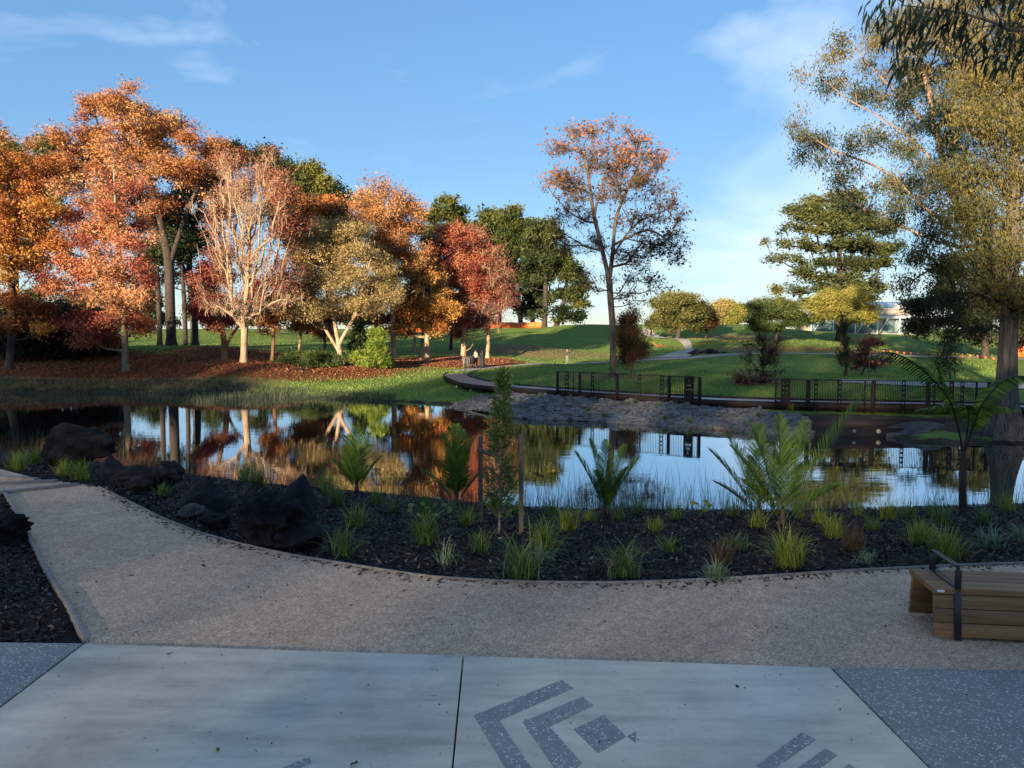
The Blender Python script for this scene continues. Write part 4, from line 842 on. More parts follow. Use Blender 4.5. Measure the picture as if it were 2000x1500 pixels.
# swamp cypress on the right bank: fluted flaring trunk, feathery hanging foliage
def cypress():
    d = 33.8; b = at(1966, 862, d); b[2] = gz(b[0], b[1]) - .15
    o = empty('swamp_cypress', b, 0, 'big swamp cypress with fluted flaring trunk and golden hanging foliage at right', 'tree')
    path = smooth_line(np.array([b, at(1966, 760, d), at(1970, 650, d), at(1977, 480, d), at(1984, 250, d), at(1990, 0, d), at(1992, -180, d)]), 60)
    k = 40; V = []
    for i, p in enumerate(path):
        h = p[2] - b[2]
        r = .40 * max(.12, 1 - h / 26) + .42 * math.exp(-h / .75) + .10 * math.exp(-h / 3.0)
        fl = .16 * math.exp(-h / 1.6) + .03
        for j in range(k):
            a = 2 * math.pi * j / k
            rr = r * (1 + fl * math.sin(9 * a + .5 * math.sin(h)) + fl * .5 * math.sin(5 * a + 1.3) + .02 * mnoise.noise(Vector((math.cos(a) * 3, math.sin(a) * 3, h * 2))))
            V.append(p - b + rr * np.array([math.cos(a), math.sin(a), 0]))
    Q = [(i * k + j, i * k + (j + 1) % k, (i + 1) * k + (j + 1) % k, (i + 1) * k + j) for i in range(len(path) - 1) for j in range(k)]
    mesh_np('trunk', np.array(V), np.array(Q), simple('bark_cypress', [(.35, (.035, .030, .026)), (.65, (.15, .13, .112))], 5, .95, stretch=(4, 4, .15), bmp=.9, bdist=.04), o, smooth=True)
    R = np.random.RandomState(5)
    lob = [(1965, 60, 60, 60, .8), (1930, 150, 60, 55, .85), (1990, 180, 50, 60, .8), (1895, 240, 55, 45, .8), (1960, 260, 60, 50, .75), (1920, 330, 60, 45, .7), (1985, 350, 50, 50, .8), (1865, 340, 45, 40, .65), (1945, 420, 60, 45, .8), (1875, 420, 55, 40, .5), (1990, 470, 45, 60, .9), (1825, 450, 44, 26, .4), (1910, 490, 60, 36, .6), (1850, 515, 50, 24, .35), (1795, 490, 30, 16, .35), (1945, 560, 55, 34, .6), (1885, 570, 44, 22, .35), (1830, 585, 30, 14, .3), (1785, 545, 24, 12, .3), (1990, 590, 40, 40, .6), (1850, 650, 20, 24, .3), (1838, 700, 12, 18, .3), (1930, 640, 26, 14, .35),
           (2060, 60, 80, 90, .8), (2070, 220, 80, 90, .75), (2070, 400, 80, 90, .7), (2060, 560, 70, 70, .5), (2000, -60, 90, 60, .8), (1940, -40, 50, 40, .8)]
    P0, T, TT = [], [], []
    for px, py, rx, ry, tn in lob:
        c = at(px, py, d); kx = d / 1500; m = int(10 + rx * ry / 42)
        v = unit(R.normal(size=(m, 3))) * R.uniform(0, 1, (m, 1)) ** .45
        q = c + v * [rx * kx, rx * kx * 1.3, ry * kx] + [0, R.uniform(-.9, .9), 0]
        T.append(q); TT.append(np.full(m, tn) + R.normal(0, .14, m))
        h = np.clip(c[2] + abs(c[0] - path[0][0]) * .15, b[2] + 4.5, 40)
        P0.append(np.array([np.interp(h, path[:, 2], path[:, a]) for a in range(3)]))
    P, par, ist = grow([path - 0], np.vstack(T), .3, 1.0, b[2] + 4.0, .8, R, -.12, .4)
    n0 = 60
    cnt = ist.astype(float); n = len(P)
    for i in range(n - 1, 0, -1): cnt[par[i]] += cnt[i]
    i = np.arange(1, n); p = par[i]
    side_ = i[(i >= 22) & ~((p == i - 1) & (i < len(smooth_line(path, max(4, int(np.linalg.norm(np.diff(path, axis=0), axis=1).sum() / .64))))))]
    p = par[side_]
    rr = .012 * np.maximum(cnt, 1) ** .42
    Vb, Qb = frusta(P[p], P[side_], np.minimum(rr[p], rr[side_] * 1.3), rr[side_], 4)
    mesh_np('limbs', Vb - b, Qb, BARK['dark'], o, smooth=True)
    C = np.vstack(T); tn = np.concatenate(TT)
    kk = R.poisson(46, len(C)); C2 = np.repeat(C, kk, 0) + R.normal(size=(kk.sum(), 3)) * [.26, .26, .22]; t2 = np.repeat(tn, kk)
    C2[:, 2] -= np.abs(R.normal(size=len(C2))) * .28
    Vl, Ql = slivers(C2, .155, R, 1.1, .24)
    mesh_np('crown', Vl - b, Ql, LEAF['cypress'], o, tint=np.repeat(np.clip(t2 + R.normal(0, .13, len(t2)), 0, 1), 3))
cypress()

# gum branch hanging into the top right corner, from a tree standing beside the terrace
def near_gum():
    R = np.random.RandomState(11)
    d = 9.0; b = np.array([8.6, 7.8, TERR - .05])
    o = empty('gum_tree', b, 0, 'dark gum branches hanging into the top right corner, close to the viewer', 'tree')
    mb = MB()
    trunk = smooth_line(np.array([b, b + [.1, .1, 3], b + [-.1, .3, 6], b + [-.3, .6, 9], b + [-.2, .9, 12]]), 24)
    mb.tube(trunk - b, np.linspace(.26, .06, 24), 12)
    LC, LA = [], []
    for pts in [[trunk[14], at(2080, 20, d), at(1990, 60, d), at(1930, 40, d), at(1850, 20, d + .2), at(1760, 10, d + .3)],
                [trunk[15], at(2060, -60, d - .4), at(1960, -40, d - .4), at(1850, -30, d - .3), at(1740, -25, d - .3)],
                [trunk[14], at(2050, 70, d + .5), at(1990, 45, d + .5), at(1900, 55, d + .5)]]:
        ln = smooth_line(np.array(pts), 40)
        mb.tube(ln - b, np.linspace(.05, .006, 40), 6)
        for p in ln[14:]:
            for _ in range(2):
                e = p + R.normal(size=3) * [.16, .16, .05] + [0, 0, -R.uniform(.05, .35)]
                mb.tube(np.array([p, (p + e) / 2 + [0, 0, .03], e]) - b, [.004, .003, .002], 3, False)
                m = R.randint(4, 8)
                LC.append(e + R.normal(size=(m, 3)) * [.07, .07, .07])
    for px, py in [(1790, 30), (1760, 75), (1755, 110), (1735, 40), (1800, 60), (1722, 15), (1865, 50), (1985, 60), (1900, 30), (1940, 55), (1775, 130), (1730, 65), (1830, 40)]:
        p = at(px, py, d + .1); m = 14
        q = at(px + 15, max(-30, py - 60), d + .1)
        mb.tube(np.array([q, (p + q) / 2 + R.normal(size=3) * .02, p]) - b, [.006, .004, .002], 4, False)
        LC.append(p + R.normal(size=(m, 3)) * [.08, .10, .10])
    mb.build('trunk', BARK['gum'], o, smooth=True)
    C = np.vstack(LC)
    n = len(C)
    a = unit(R.normal(size=(n, 3)) * .35 + [-.25, 0, -1]); s = unit(np.cross(a, R.normal(size=(n, 3))))
    l = R.uniform(.13, .24, (n, 1)); w = l * .085
    V = np.stack([C, C + a * l * .3 + s * w, C + a * l * .65 + s * w * .7, C + a * l, C + a * l * .65 - s * w * .7, C + a * l * .3 - s * w], 1).reshape(-1, 3)
    F = np.arange(6 * n).reshape(-1, 6)
    mesh_np('crown', V - b, [F[:, [0, 1, 5]], F[:, [1, 2, 4, 5]], F[:, [2, 3, 4]]], LEAF['gum'], o, tint=np.repeat(R.uniform(0, .45, n), 6))
near_gum()

# unseen tree belt added up sun, behind and left of the viewer: heights shaped to keep the near half of the park in shade
def added_shade_belt():
    R = np.random.RandomState(3)
    S0 = -180
    us = [40, 12, 8, 5, 2, 0, -6, -24, -29, -33, -36, -41, -45, -50, -57, -66, -100]
    hs = [19, 19, 19.5, 21, 24, 28, 32, 32.5, 30, 21, 14, 14, 17, 19.5, 21.5, 22.5, 23]
    m = 34000
    u = R.uniform(-105, 35, m)
    h = np.interp(u, us[::-1], hs[::-1]) + (-S0 - 30) * math.tan(SUN_EL)
    h = h + 1.0 * np.sin(u * 1.7) + .8 * np.sin(u * .83 + 2) - 1.5
    z = h * R.uniform(0, 1, m) ** .75
    s = S0 + R.uniform(-4, 4, m)
    C = np.stack([s * SX + u * SY, s * SY - u * SX, np.maximum(z, 1.5)], 1)
    V, Q = diamonds(C, 1.75, R, 0, .7)  # leaf size leaves gaps, so a little warm sun reaches the foreground
    tag(mesh_np('added_shade_belt', V, Q, LEAF['pine'], tint=np.repeat(R.uniform(.1, .6, m), 4)), 'unseen dark tree belt added behind the viewpoint to cast shade', 'trees', kind='stuff')
added_shade_belt()

# ---------------------------------------------------------------- boardwalk, railings, weir
DECK = 1.0
OUT = smooth_line(np.array([on(px, py, DECK) for px, py in [(905, 722), (880, 726), (866, 733), (887, 744), (910, 750), (964, 756), (1000, 757.5), (1088, 764), (1230, 773), (1370, 781), (1540, 787), (1819, 792), (2000, 797), (2120, 800)]]), 120)
INN = smooth_line(np.array([on(px, py, DECK) for px, py in [(942, 720.5), (926, 727), (914, 731), (919, 736), (955, 745), (1000, 751), (1088, 758.5), (1230, 767.5), (1370, 775), (1540, 781), (1819, 786), (2000, 791), (2120, 794)]]), 120)
def strip_solid(line, z0, z1, w):
    """an upright band of thickness w along a line"""
    t = np.gradient(line[:, :2], axis=0); t /= np.linalg.norm(t, axis=1)[:, None]
    nrm = np.stack([-t[:, 1], t[:, 0]], 1) * w / 2
    n = len(line)
    V = np.vstack([np.column_stack([line[:, :2] + s * nrm, np.full(n, z)]) for s in (-1, 1) for z in (z0, z1)])
    Q = []
    for i in range(n - 1):
        for a, b in ((0, 1), (1, 3), (3, 2), (2, 0)):
            Q.append((a * n + i, a * n + i + 1, b * n + i + 1, b * n + i))
    Q += [(0, n, 3 * n, 2 * n), (n - 1, 3 * n - 1, 4 * n - 1, 2 * n - 1)]
    return V, Q
bw = empty('boardwalk', (*OUT[50, :2], 0), 0, 'curving boardwalk with rust brown steel sides crossing the lawn beside the pond', 'boardwalk')
o0 = np.array([*OUT[50, :2], 0])
V = np.vstack([np.column_stack([(OUT * (1 - t) + INN * t)[:, :2], np.full(120, DECK)]) for t in (0, .5, 1)])
Q = [(k * 120 + i, k * 120 + i + 1, (k + 1) * 120 + i + 1, (k + 1) * 120 + i) for k in (0, 1) for i in range(119)]
mesh_np('deck', V - o0, np.array(Q), DECKING, bw, smooth=True)
for ln, nm, z0, z1 in ((OUT, 'fascia', DECK - .30, DECK + .05), (INN, 'fascia', DECK - .25, DECK + .10)):
    V, Q = strip_solid(ln, z0, z1, .06); mesh_np(nm, V - o0, np.array(Q), CORTEN, bw)
for i in list(range(6, 118, 7)):
    for ln, s in ((OUT, .25), (INN, .75)):
        p = OUT[i] * (1 - s) + INN[i] * s
        MB().tube(np.array([[*p[:2], gz(*p[:2]) - .3], [*p[:2], DECK - .02]]) - o0, .06, 8).build('support_post', CORTEN_DARK, bw)
for px, py in [(893, 757), (920, 762)]:
    p = on(px, py, DECK - .42)
    MB().tube(np.array([p + [0, 0, -.14], p + [0, .02, .12]]) - o0, .10, 10).build('pile_cap', WHITE, bw)
out_px = np.array([proj(p)[0] for p in OUT])
def on_deck(px):
    i = np.arange(len(OUT))[OUT[:, 0] > -1.0]
    return np.array([np.interp(px, out_px[i], OUT[i, k]) for k in range(3)])
def railing(label, x0, x1, posts, perfs, thin, panels, nb):
    root = on_deck(x0); o = empty('railing', root, 0, label, 'railing', 'boardwalk railings')
    H = 1.26
    def box_at(px, w, z0, z1, dep=.06):
        p = on_deck(px) - root
        return MB().box(p[0] - w / 2, p[0] + w / 2, p[1] - dep / 2 - .05, p[1] + dep / 2 - .05, z0, z1)
    for px in posts: box_at(px, .17, -.42, H, .12).build('post', CORTEN, o)
    for px in thin: box_at(px, .07, -.42, H, .07).build('post', CORTEN_DARK, o)
    for px in perfs:
        p = on_deck(px) - root; mb = MB()
        for s in (-1, 1): mb.box(p[0] + s * .08 - .02, p[0] + s * .08 + .02, p[1] - .07, p[1] - .03, -.42, H)
        for z in np.linspace(0, H, 6): mb.box(p[0] - .06, p[0] + .06, p[1] - .068, p[1] - .032, z - .05, z + .05)
        mb.build('pierced_post', CORTEN_DARK, o)
    for (pa, pb, tri) in panels:
        a, b = on_deck(pa) - root, on_deck(pb) - root
        w, h = b[0] - a[0], H + .25
        holes = []
        for (cx, cz, s, upw) in tri:
            q = [(-s, -s * .8), (s, -s * .8), (0, s * .8)] if upw else [(-s, s * .8), (0, -s * .8), (s, s * .8)]
            holes.append(np.array([(cx * w + i * w, cz * h + j * w) for i, j in q]))
        V0 = sheet('pierced_panel', [(0, 0), (w, 0), (w, h), (0, h)], .12, lambda x, y: 0 * x, CORTEN, o, holes, smooth=False)
        V0.rotation_euler = (math.pi / 2, 0, math.atan2(b[1] - a[1], b[0] - a[0])); V0.location = (a[0], a[1] - .10, -.2)
        s = V0.modifiers.new('thick', 'SOLIDIFY'); s.thickness = .012
    ln = np.array([on_deck(x) - root + [0, -.05, 0] for x in np.linspace(x0, x1, 14)])
    for z, nm, w in ((H, 'top_rail', .05), (.06, 'bottom_rail', .035)):
        V, Qq = strip_solid(ln, z - .02, z + .02, w); mesh_np(nm, V, np.array(Qq), CORTEN_DARK, o)
    me = None
    for px in np.linspace(x0, x1, nb + 2)[1:-1]:
        p = on_deck(px) - root
        if me is None:
            b0 = MB().box(-.009, .009, -.009, .009, .06, H - .01).build('baluster', CORTEN_DARK, o); me = b0.data
        else:
            b0 = link(bpy.data.objects.new('baluster', me), o)
        b0.location = (p[0], p[1] - .05, 0)
TRI1 = [(.5, .82, .10, True)] + [(.37 + .26 * i, .66, .10, True) for i in range(2)] + [(.24 + .26 * i, .50, .10, True) for i in range(3)] + [(.5, .66, .08, False), (.37, .50, .08, False), (.63, .50, .08, False)]
TRI2 = [(.28, .82, .16, True), (.28, .66, .15, False), (.28, .50, .16, True), (.66, .66, .18, True), (.66, .50, .15, False), (.66, .82, .14, False)]
TRI3 = [(.5, .85 - .16 * i, .26, i % 2 == 0) for i in range(5)]
railing('rusted steel railing with thin balusters left of the gap, before the lone tall tree', 1088, 1368, [1089, 1132, 1205, 1306, 1366], [1107, 1157, 1248, 1292], [1120], [(1335, 1357, TRI1)], 86)
railing('rusted steel railing with thin balusters at right, over the weir', 1514, 1932, [1577, 1704, 1811, 1929], [1592, 1638, 1763, 1877], [1514, 1688, 1823, 1905], [(1523, 1542, TRI2), (1851, 1860, TRI3)], 128)
# weir wall under the boardwalk
wr = on(1600, 868, 0)
we = empty('weir', wr, 0, 'dark rusted weir wall with two round pipe ends under the right railing', 'weir')
a, b = at(1596, 700, 35.2)[:2], at(1770, 700, 35.0)[:2]
MB().bar((*(a - wr[:2]), .0), (*(b - wr[:2]), .0), .12, .84).build('wall', CORTEN_DARK, we)
a2, b2 = at(1590, 700, 35.9)[:2], at(1850, 700, 36.3)[:2]
MB().bar((*(a2 - wr[:2]), .42), (*(b2 - wr[:2]), .42), .10, .56).build('upper_wall', CORTEN_DARK, we)
for px in (1667, 1714):
    p = at(px, 842, 35.08) - wr + [0, -.02, 0]
    MB().tube([p, p + [0, -.10, 0]], .10 if px > 1700 else .08, 14).build('pipe_end', CONC_FAR if px > 1700 else DECKING, we, smooth=False)

# ---------------------------------------------------------------- rocks
def rock_mat(name, c0, c1, c2, moss=.0):
    m, nt, bs, _ = new_mat(name)
    v = coords(nt)
    c = ramp(nt, noise(nt, v, 3.0, 8, .68), [(.25, c0), (.5, c1), (.78, c2)])
    geo = N(nt, 'NewGeometry')
    worn = ramp(nt, geo.outputs['Pointiness'], [(.51, (0, 0, 0)), (.62, (.4, .4, .4))])
    c = mixc(nt, worn, c, tuple(min(.3, v * 3.2) for v in c2))
    lich = ramp(nt, noise(nt, v, 5.5, 6, .7), [(.62, (0, 0, 0)), (.72, (.5, .5, .5))])
    c = mixc(nt, lich, c, (c2[0] * 1.7, c2[1] * 1.75, c2[2] * 1.8))
    nt.links.new(c, bs.inputs['Base Color']); bs.inputs['Roughness'].default_value = .85; bs.inputs['Specular IOR Level'].default_value = .15
    vo = N(nt, 'TexVoronoi', Scale=5.0, feature='DISTANCE_TO_EDGE'); nt.links.new(v, vo.inputs['Vector'])
    h = N(nt, 'Math', operation='MULTIPLY_ADD'); nt.links.new(ramp(nt, vo.outputs['Distance'], [(.0, (0, 0, 0)), (.06, (1, 1, 1))]), h.inputs[0]); h.inputs[1].default_value = .35
    nt.links.new(noise(nt, v, 16, 10, .8), h.inputs[2])
    bump(nt, bs, h.outputs[0], 1.0, .07); return m
BASALT = rock_mat('basalt', (.009, .011, .016), (.017, .020, .028), (.034, .039, .05))
LAVA = rock_mat('lava_rock', (.003, .0034, .0045), (.008, .009, .012), (.020, .022, .026))
BROWN_ROCK = rock_mat('brown_rock', (.005, .0045, .0045), (.013, .011, .010), (.034, .028, .024))
GREY_ROCK = rock_mat('grey_rock', (.03, .032, .035), (.06, .062, .066), (.12, .12, .118))
def rock(label, x0, x1, y0, y1, mat, seed, rough=.1, cuts=9, base=None, deep=.8, peak=None, d=None, grp='basalt boulders along the path', sub=4, name='boulder'):
    R = np.random.RandomState(seed)
    bp = hit((x0 + x1) / 2, y1) if d is None else at((x0 + x1) / 2, y1, d)
    d = bp[1]; w = (x1 - x0) * d / 1500; h = (y1 - y0) * d / 1500
    bm = bmesh.new(); bmesh.ops.create_icosphere(bm, subdivisions=sub, radius=1.0)
    V = np.array([tuple(v.co) for v in bm.verts])
    dirs = unit(R.normal(size=(cuts, 3))); offs = R.uniform(.55, .85, cuts)
    for n_, o_ in zip(dirs, offs):
        s = V @ n_ - o_; V = V - np.maximum(s, 0)[:, None] * n_
    nz = np.array([mnoise.fractal(Vector(v * 1.6 + seed), .8, 2.1, 6) + .5 * mnoise.ridged_multi_fractal(Vector(v * 2.6 + seed), .9, 2.1, 5, 1.0, 2.0) - .5 for v in V])
    V = V * (1 + rough * nz)[:, None]
    V = V - [0, 0, V[:, 2].min()]
    V[:, 2] /= V[:, 2].max(); sp = np.ptp(V[:, 0]); V[:, 0] = (V[:, 0] - V[:, 0].min()) / sp - .5; V[:, 1] /= np.ptp(V[:, 1])
    if peak is not None:
        f = np.clip(V[:, 2], 0, 1) ** 1.2
        V[:, 0] = V[:, 0] * (1 - .78 * f) + (peak - .5) * f
        V[:, 1] *= 1 - .6 * f
    V = V * [w, w * deep, h * 1.12] + [0, 0, -h * .12]
    for v, c in zip(bm.verts, V): v.co = c
    for f in bm.faces: f.smooth = True
    me = bpy.data.meshes.new(name); bm.to_mesh(me); bm.free(); me.materials.append(mat)
    o = bpy.data.objects.new(name, me); o.location = (bp[0], bp[1] + w * deep * .3, bp[2]); o.rotation_euler = (0, 0, 0)
    tag(link(o), label, 'rock', grp)
rock('largest brown black boulder at the water end of the left path', 76, 216, 828, 918, BROWN_ROCK, 4, .30, 7, d=16.6)
rock('dark slab boulder with a peaked top in front of the largest boulder', 166, 252, 892, 942, BASALT, 8, .08, 9, peak=.45)
rock('flat black boulder between the peaked slab and the round boulder', 205, 312, 912, 952, LAVA, 12, .22, 7)
rock('rounded dark boulder at the right end of the flat black one', 284, 356, 902, 958, LAVA, 15, .22, 6)
rock('small mossy black stone before the flat black boulder', 240, 290, 930, 962, LAVA, 18, .3, 6, sub=3)
rock('smooth grey pyramid shaped boulder beside the path', 305, 462, 934, 1004, BASALT, 22, .05, 10, peak=.62)
rock('tall smooth blue black boulder behind the craggy lava boulder', 508, 628, 928, 1032, BASALT, 27, .06, 9, peak=.62)
rock('craggy black lava boulder in front of the tall smooth one', 438, 598, 962, 1068, LAVA, 31, .42, 6)
rock('small bluish stone at the foot of the grey pyramid boulder', 338, 396, 984, 1012, GREY_ROCK, 35, .15, 8, sub=3)
rock('small rough black stone left of the craggy lava boulder', 384, 444, 998, 1038, LAVA, 38, .35, 6, sub=3)
rock('low flat black rock right of the craggy lava boulder', 524, 640, 1026, 1078, LAVA, 42, .22, 7)
rock('black lava rock cut by the left edge beside the timber edging', -50, 44, 996, 1064, LAVA, 46, .42, 6)
rock('long grey rock on the far lawn below the green shrub, left one', 516, 558, 717, 732, GREY_ROCK, 51, .2, 7, d=65, grp='rocks on the far bank', sub=3)
rock('dark rock on the far lawn below the green shrub, right one', 568, 600, 718, 732, BROWN_ROCK, 52, .2, 7, d=65, grp='rocks on the far bank', sub=3)
rock('small pale rock at the far waterline before the sunlit lawn', 648, 684, 752, 764, GREY_ROCK, 53, .2, 7, d=59, grp='rocks on the far bank', sub=3)
for i, (a_, b_, c_, e_, lab) in enumerate([(1342, 1375, 682, 700, 'leftmost'), (1368, 1404, 680, 700, 'second from left'), (1398, 1430, 686, 701, 'third from left'), (1424, 1452, 690, 701, 'rightmost')]):
    rock('black lava rock in the planted bed on the far lawn, %s of four' % lab, a_, b_, c_, e_, LAVA, 60 + i, .4, 6, d=99, grp='lava rocks in the far bed', sub=3)
rock('pale smooth soil shoulder at the waterline beside the weir', 1736, 1880, 826, 872, GREY_ROCK, 71, .05, 5, d=34.6, grp='rocks on the far bank', deep=.6)

# ---------------------------------------------------------------- grasses, sedges, palms
def blades(n, ln, width, R, spread=.06, tilt=.9, droop=1.2, segs=4):
    ph = R.uniform(0, 2 * np.pi, n); th0 = np.abs(R.normal(0, .38, n)) * tilt; l = ln * R.uniform(.55, 1.12, n)
    base = np.stack([spread * R.normal(size=n), spread * R.normal(size=n), np.zeros(n)], 1)
    dr = droop * R.uniform(.4, 1.3, n)
    w = width * R.uniform(.7, 1.25, n)
    sd = np.stack([-np.sin(ph), np.cos(ph), 0 * ph], 1)
    p = base.copy(); rows = []
    for s in range(segs + 1):
        t = s / segs
        ww = w * (1 - t ** 2.2) * .5 + .0006
        rows.append(np.stack([p - sd * ww[:, None], p + sd * ww[:, None]], 1))
        th = th0 + dr * (t + .5 / segs) ** 2
        p = p + (l / segs)[:, None] * np.stack([np.sin(th) * np.cos(ph), np.sin(th) * np.sin(ph), np.cos(th)], 1)
    V = np.stack(rows, 1).reshape(-1, 3); k = 2 * (segs + 1)
    q = np.array([(2 * s, 2 * s + 1, 2 * s + 3, 2 * s + 2) for s in range(segs)])
    F = (np.arange(n)[:, None, None] * k + q[None]).reshape(-1, 4)
    tip = np.tile(np.repeat(np.linspace(-.18, .12, segs + 1), 2), n)
    tint = np.clip(np.repeat(R.uniform(.2, .85, n), k) + tip, 0, 1)
    return V, F, tint
def tussock(label, px, py, h, leaf='sedge', n=60, tilt=.9, droop=1.2, width=.014, cat='grass tuft', group='sedges planted in the mulch bed', d=None, name='sedge_tuft'):
    R = np.random.RandomState(int(px * 3 + py))
    p = hit(px, py) if d is None else at(px, py, d)
    if d is not None: p[2] = gz(p[0], p[1]) + .02
    ln = h * p[1] / 1500 * 1.25
    V, F, t = blades(int(n * 1.7), ln * 1.08, width * .72, R, .035 + .06 * ln, tilt * 1.15, droop * 1.5, 5)
    o = mesh_np(name, V, F, LEAF[leaf], tint=t)
    if n >= 50 and d is None:                # a few dead straw blades, bent flat
        V, F, t = blades(9, ln * .95, width * .6, R, .05 + .05 * ln, 2.4, 1.6, 5)
        mesh_np('dead_blades', V, F, LEAF['sedge_brown'], o, tint=np.clip(t + .3, 0, 1))
    o.location = (p[0], p[1], p[2] - .02)
    return tag(o, label, cat, group)
TUFTS = [
 ('pale green arching tuft nearest the path, right of the black rocks', 670, 1084, 58, 'sedge', 75, 1.1, 1.1), ('yellow green tuft just behind the arching one right of the rocks', 694, 1026, 40, 'sedge_yellow', 60, 1.2, .8),
 ('bushy blue green tuft before the broad leaved weed', 829, 1060, 62, 'sedge', 110, 1.0, 1.0), ('upright green tuft behind the broad leaved weed', 832, 1010, 52, 'sedge', 80, .8, .8),
 ('thin greyish sprawling tuft near the path, left of the stakes', 871, 1102, 46, 'sedge_pale', 26, 1.3, 1.0), ('small upright green tuft at the foot of the left stake', 937, 1078, 44, 'sedge', 36, .9, .7),
 ('yellowish tuft behind the left stake', 913, 1024, 36, 'sedge_yellow', 50, 1.2, 1.0), ('large green tuft touching the path edge right of the stakes', 1018, 1131, 84, 'sedge', 90, 1.0, 1.0),
 ('yellow green tuft right of the right stake', 1063, 1070, 58, 'sedge_yellow', 80, 1.0, 1.0), ('pale drooping tuft between the large green tuft and the right stake', 1062, 1094, 36, 'sedge_pale', 40, 1.2, 1.3),
 ('bright tuft on the crest halfway to the middle palm', 1108, 1034, 46, 'sedge_yellow', 70, .9, .9), ('tall green tuft on a dark stalk near the path, under the middle palm', 1221, 1126, 78, 'sedge', 70, .8, 1.6),
 ('small yellow tuft alone in the mulch, mid slope', 1307, 1078, 30, 'sedge_yellow', 40, 1.0, .8), ('bright green spreading tuft at the path edge, centre right', 1400, 1132, 40, 'sedge_pale', 70, 1.5, 1.0),
 ('brownish tuft behind the bright spreading one', 1413, 1100, 50, 'sedge_brown', 45, .9, .9), ('small dark green tuft behind the brownish one', 1440, 1072, 32, 'sedge', 50, 1.3, 1.0),
 ('large yellow green tuft below the big double palm', 1541, 1105, 68, 'sedge_yellow', 120, .9, 1.1), ('yellow green tuft right of the big double palm', 1628, 1048, 42, 'sedge_yellow', 60, .8, .9),
 ('rust brown tuft right of the big double palm', 1667, 1072, 48, 'sedge_brown', 60, .9, .7), ('pale small tuft left of the bench, near the path', 1691, 1096, 28, 'sedge_pale', 40, 1.5, 1.1),
 ('golden green tuft behind the bench end', 1795, 1060, 42, 'sedge_yellow', 110, 1.1, .8), ('tall golden green tuft directly over the bench armrest', 1845, 1094, 60, 'sedge_yellow', 110, .9, .8),
 ('pale arching tuft behind the bench seat', 1935, 1068, 44, 'sedge_pale', 60, 1.2, 1.2), ('thin brown tuft behind the bench armrest', 1882, 1088, 32, 'sedge_brown', 18, .6, .8),
 ('small green tuft above the pale arching tuft', 1922, 1022, 32, 'sedge', 50, 1.0, .9), ('green tuft below the tree fern stems', 1838, 1022, 36, 'sedge', 60, 1.0, .9), ('greyish tuft cut by the right edge of the picture', 1994, 1056, 36, 'sedge_pale', 50, 1.2, 1.1),
 ('yellow green tuft at the far left edge by the path', 34, 917, 32, 'sedge_yellow', 90, .8, .6), ('yellow green tuft left of the largest boulder', 68, 905, 28, 'sedge_yellow', 80, .8, .6),
 ('yellow green tuft in front of the largest boulder, left one', 124, 928, 28, 'sedge_yellow', 80, .8, .6), ('yellow green tuft in front of the largest boulder, right one', 156, 938, 36, 'sedge_yellow', 90, .8, .6), ('small green tuft in front of the rounded dark boulder', 318, 968, 24, 'sedge', 50, .9, .7)]
for t in TUFTS: tussock(*t)
CREST = [(1154, 1018, 26), (1208, 1016, 30), (1247, 1004, 32), (1280, 1034, 24), (1322, 1014, 32), (1433, 1008, 28), (1481, 1030, 34), (1675, 1008, 36), (1705, 1034, 26), (1735, 1014, 40), (1777, 1012, 36), (1822, 1010, 38), (1968, 998, 36), (770, 1000, 30), (735, 985, 30), (1010, 1000, 30), (1075, 1006, 34), (880, 1000, 26), (1600, 1022, 30), (1560, 1012, 30)]
CREST_AT = ['third from the right of the fanned palm row, left of the fanned palm', 'just right of the fanned palm stem', 'right of the fanned palm at the water', 'below the crest right of the fanned palm', 'left of the bright broad leaved weed', 'right of the bright broad leaved weed',
            'at the foot of the rear left big palm', 'on the crest right of the rust brown tuft', 'low, midway between the big palm and the bench', 'on the crest midway between big palm and tree fern', 'on the crest left of the tree fern, second from it', 'on the crest beside the tree fern trunk',
            'at the water under the cypress trunk', 'on the crest between the two left palms', 'at the foot of the farthest left palm', 'behind the staked tree', 'on the crest right of the right stake', 'at the foot of the compact palm', 'low, just right of the front big palm', 'between the two stems of the big double palm']
CREST_AT[0] = 'on the crest left of the fanned palm'
for i, (px, py, h) in enumerate(CREST):
    tussock('small %s sedge tuft %s' % ('green' if i % 3 else 'yellowish', CREST_AT[i]), px, py, h, 'sedge' if i % 3 else 'sedge_yellow', 50, 1.0, .9, .012, group='sedges on the crest of the mulch bed')
SHORE = [(370, 905, 34, 'leftmost'), (400, 915, 40, 'second from left'), (430, 925, 44, 'third from left'), (455, 935, 40, 'fourth from left'), (480, 942, 44, 'fifth from left'), (505, 950, 40, 'sixth from left'), (545, 940, 36, 'seventh from left'), (640, 962, 40, 'eighth from left'), (660, 985, 34, 'rightmost')]
for px, py, h, w in SHORE:
    tussock('long green grass tuft at the water behind the boulders, %s of nine' % w, px, py, h, 'sedge', 110, .9, .8, .012, group='grass behind the boulders')
for px, py in [(1055, 783), (1062, 776), (1222, 797), (1240, 795), (1300, 812), (1150, 800), (1180, 806), (1120, 790), (1412, 796), (1430, 800), (1455, 802), (1545, 808), (1285, 800), (1345, 815), (1480, 815), (1380, 812)]:
    tussock('small green sedge on the grey soil bank below the boardwalk', px, py, 13, 'sedge_yellow' if px % 2 else 'sedge', 34, .9, .7, .03, d=on(px, py, .45)[1], group='sedges on the grey soil bank')
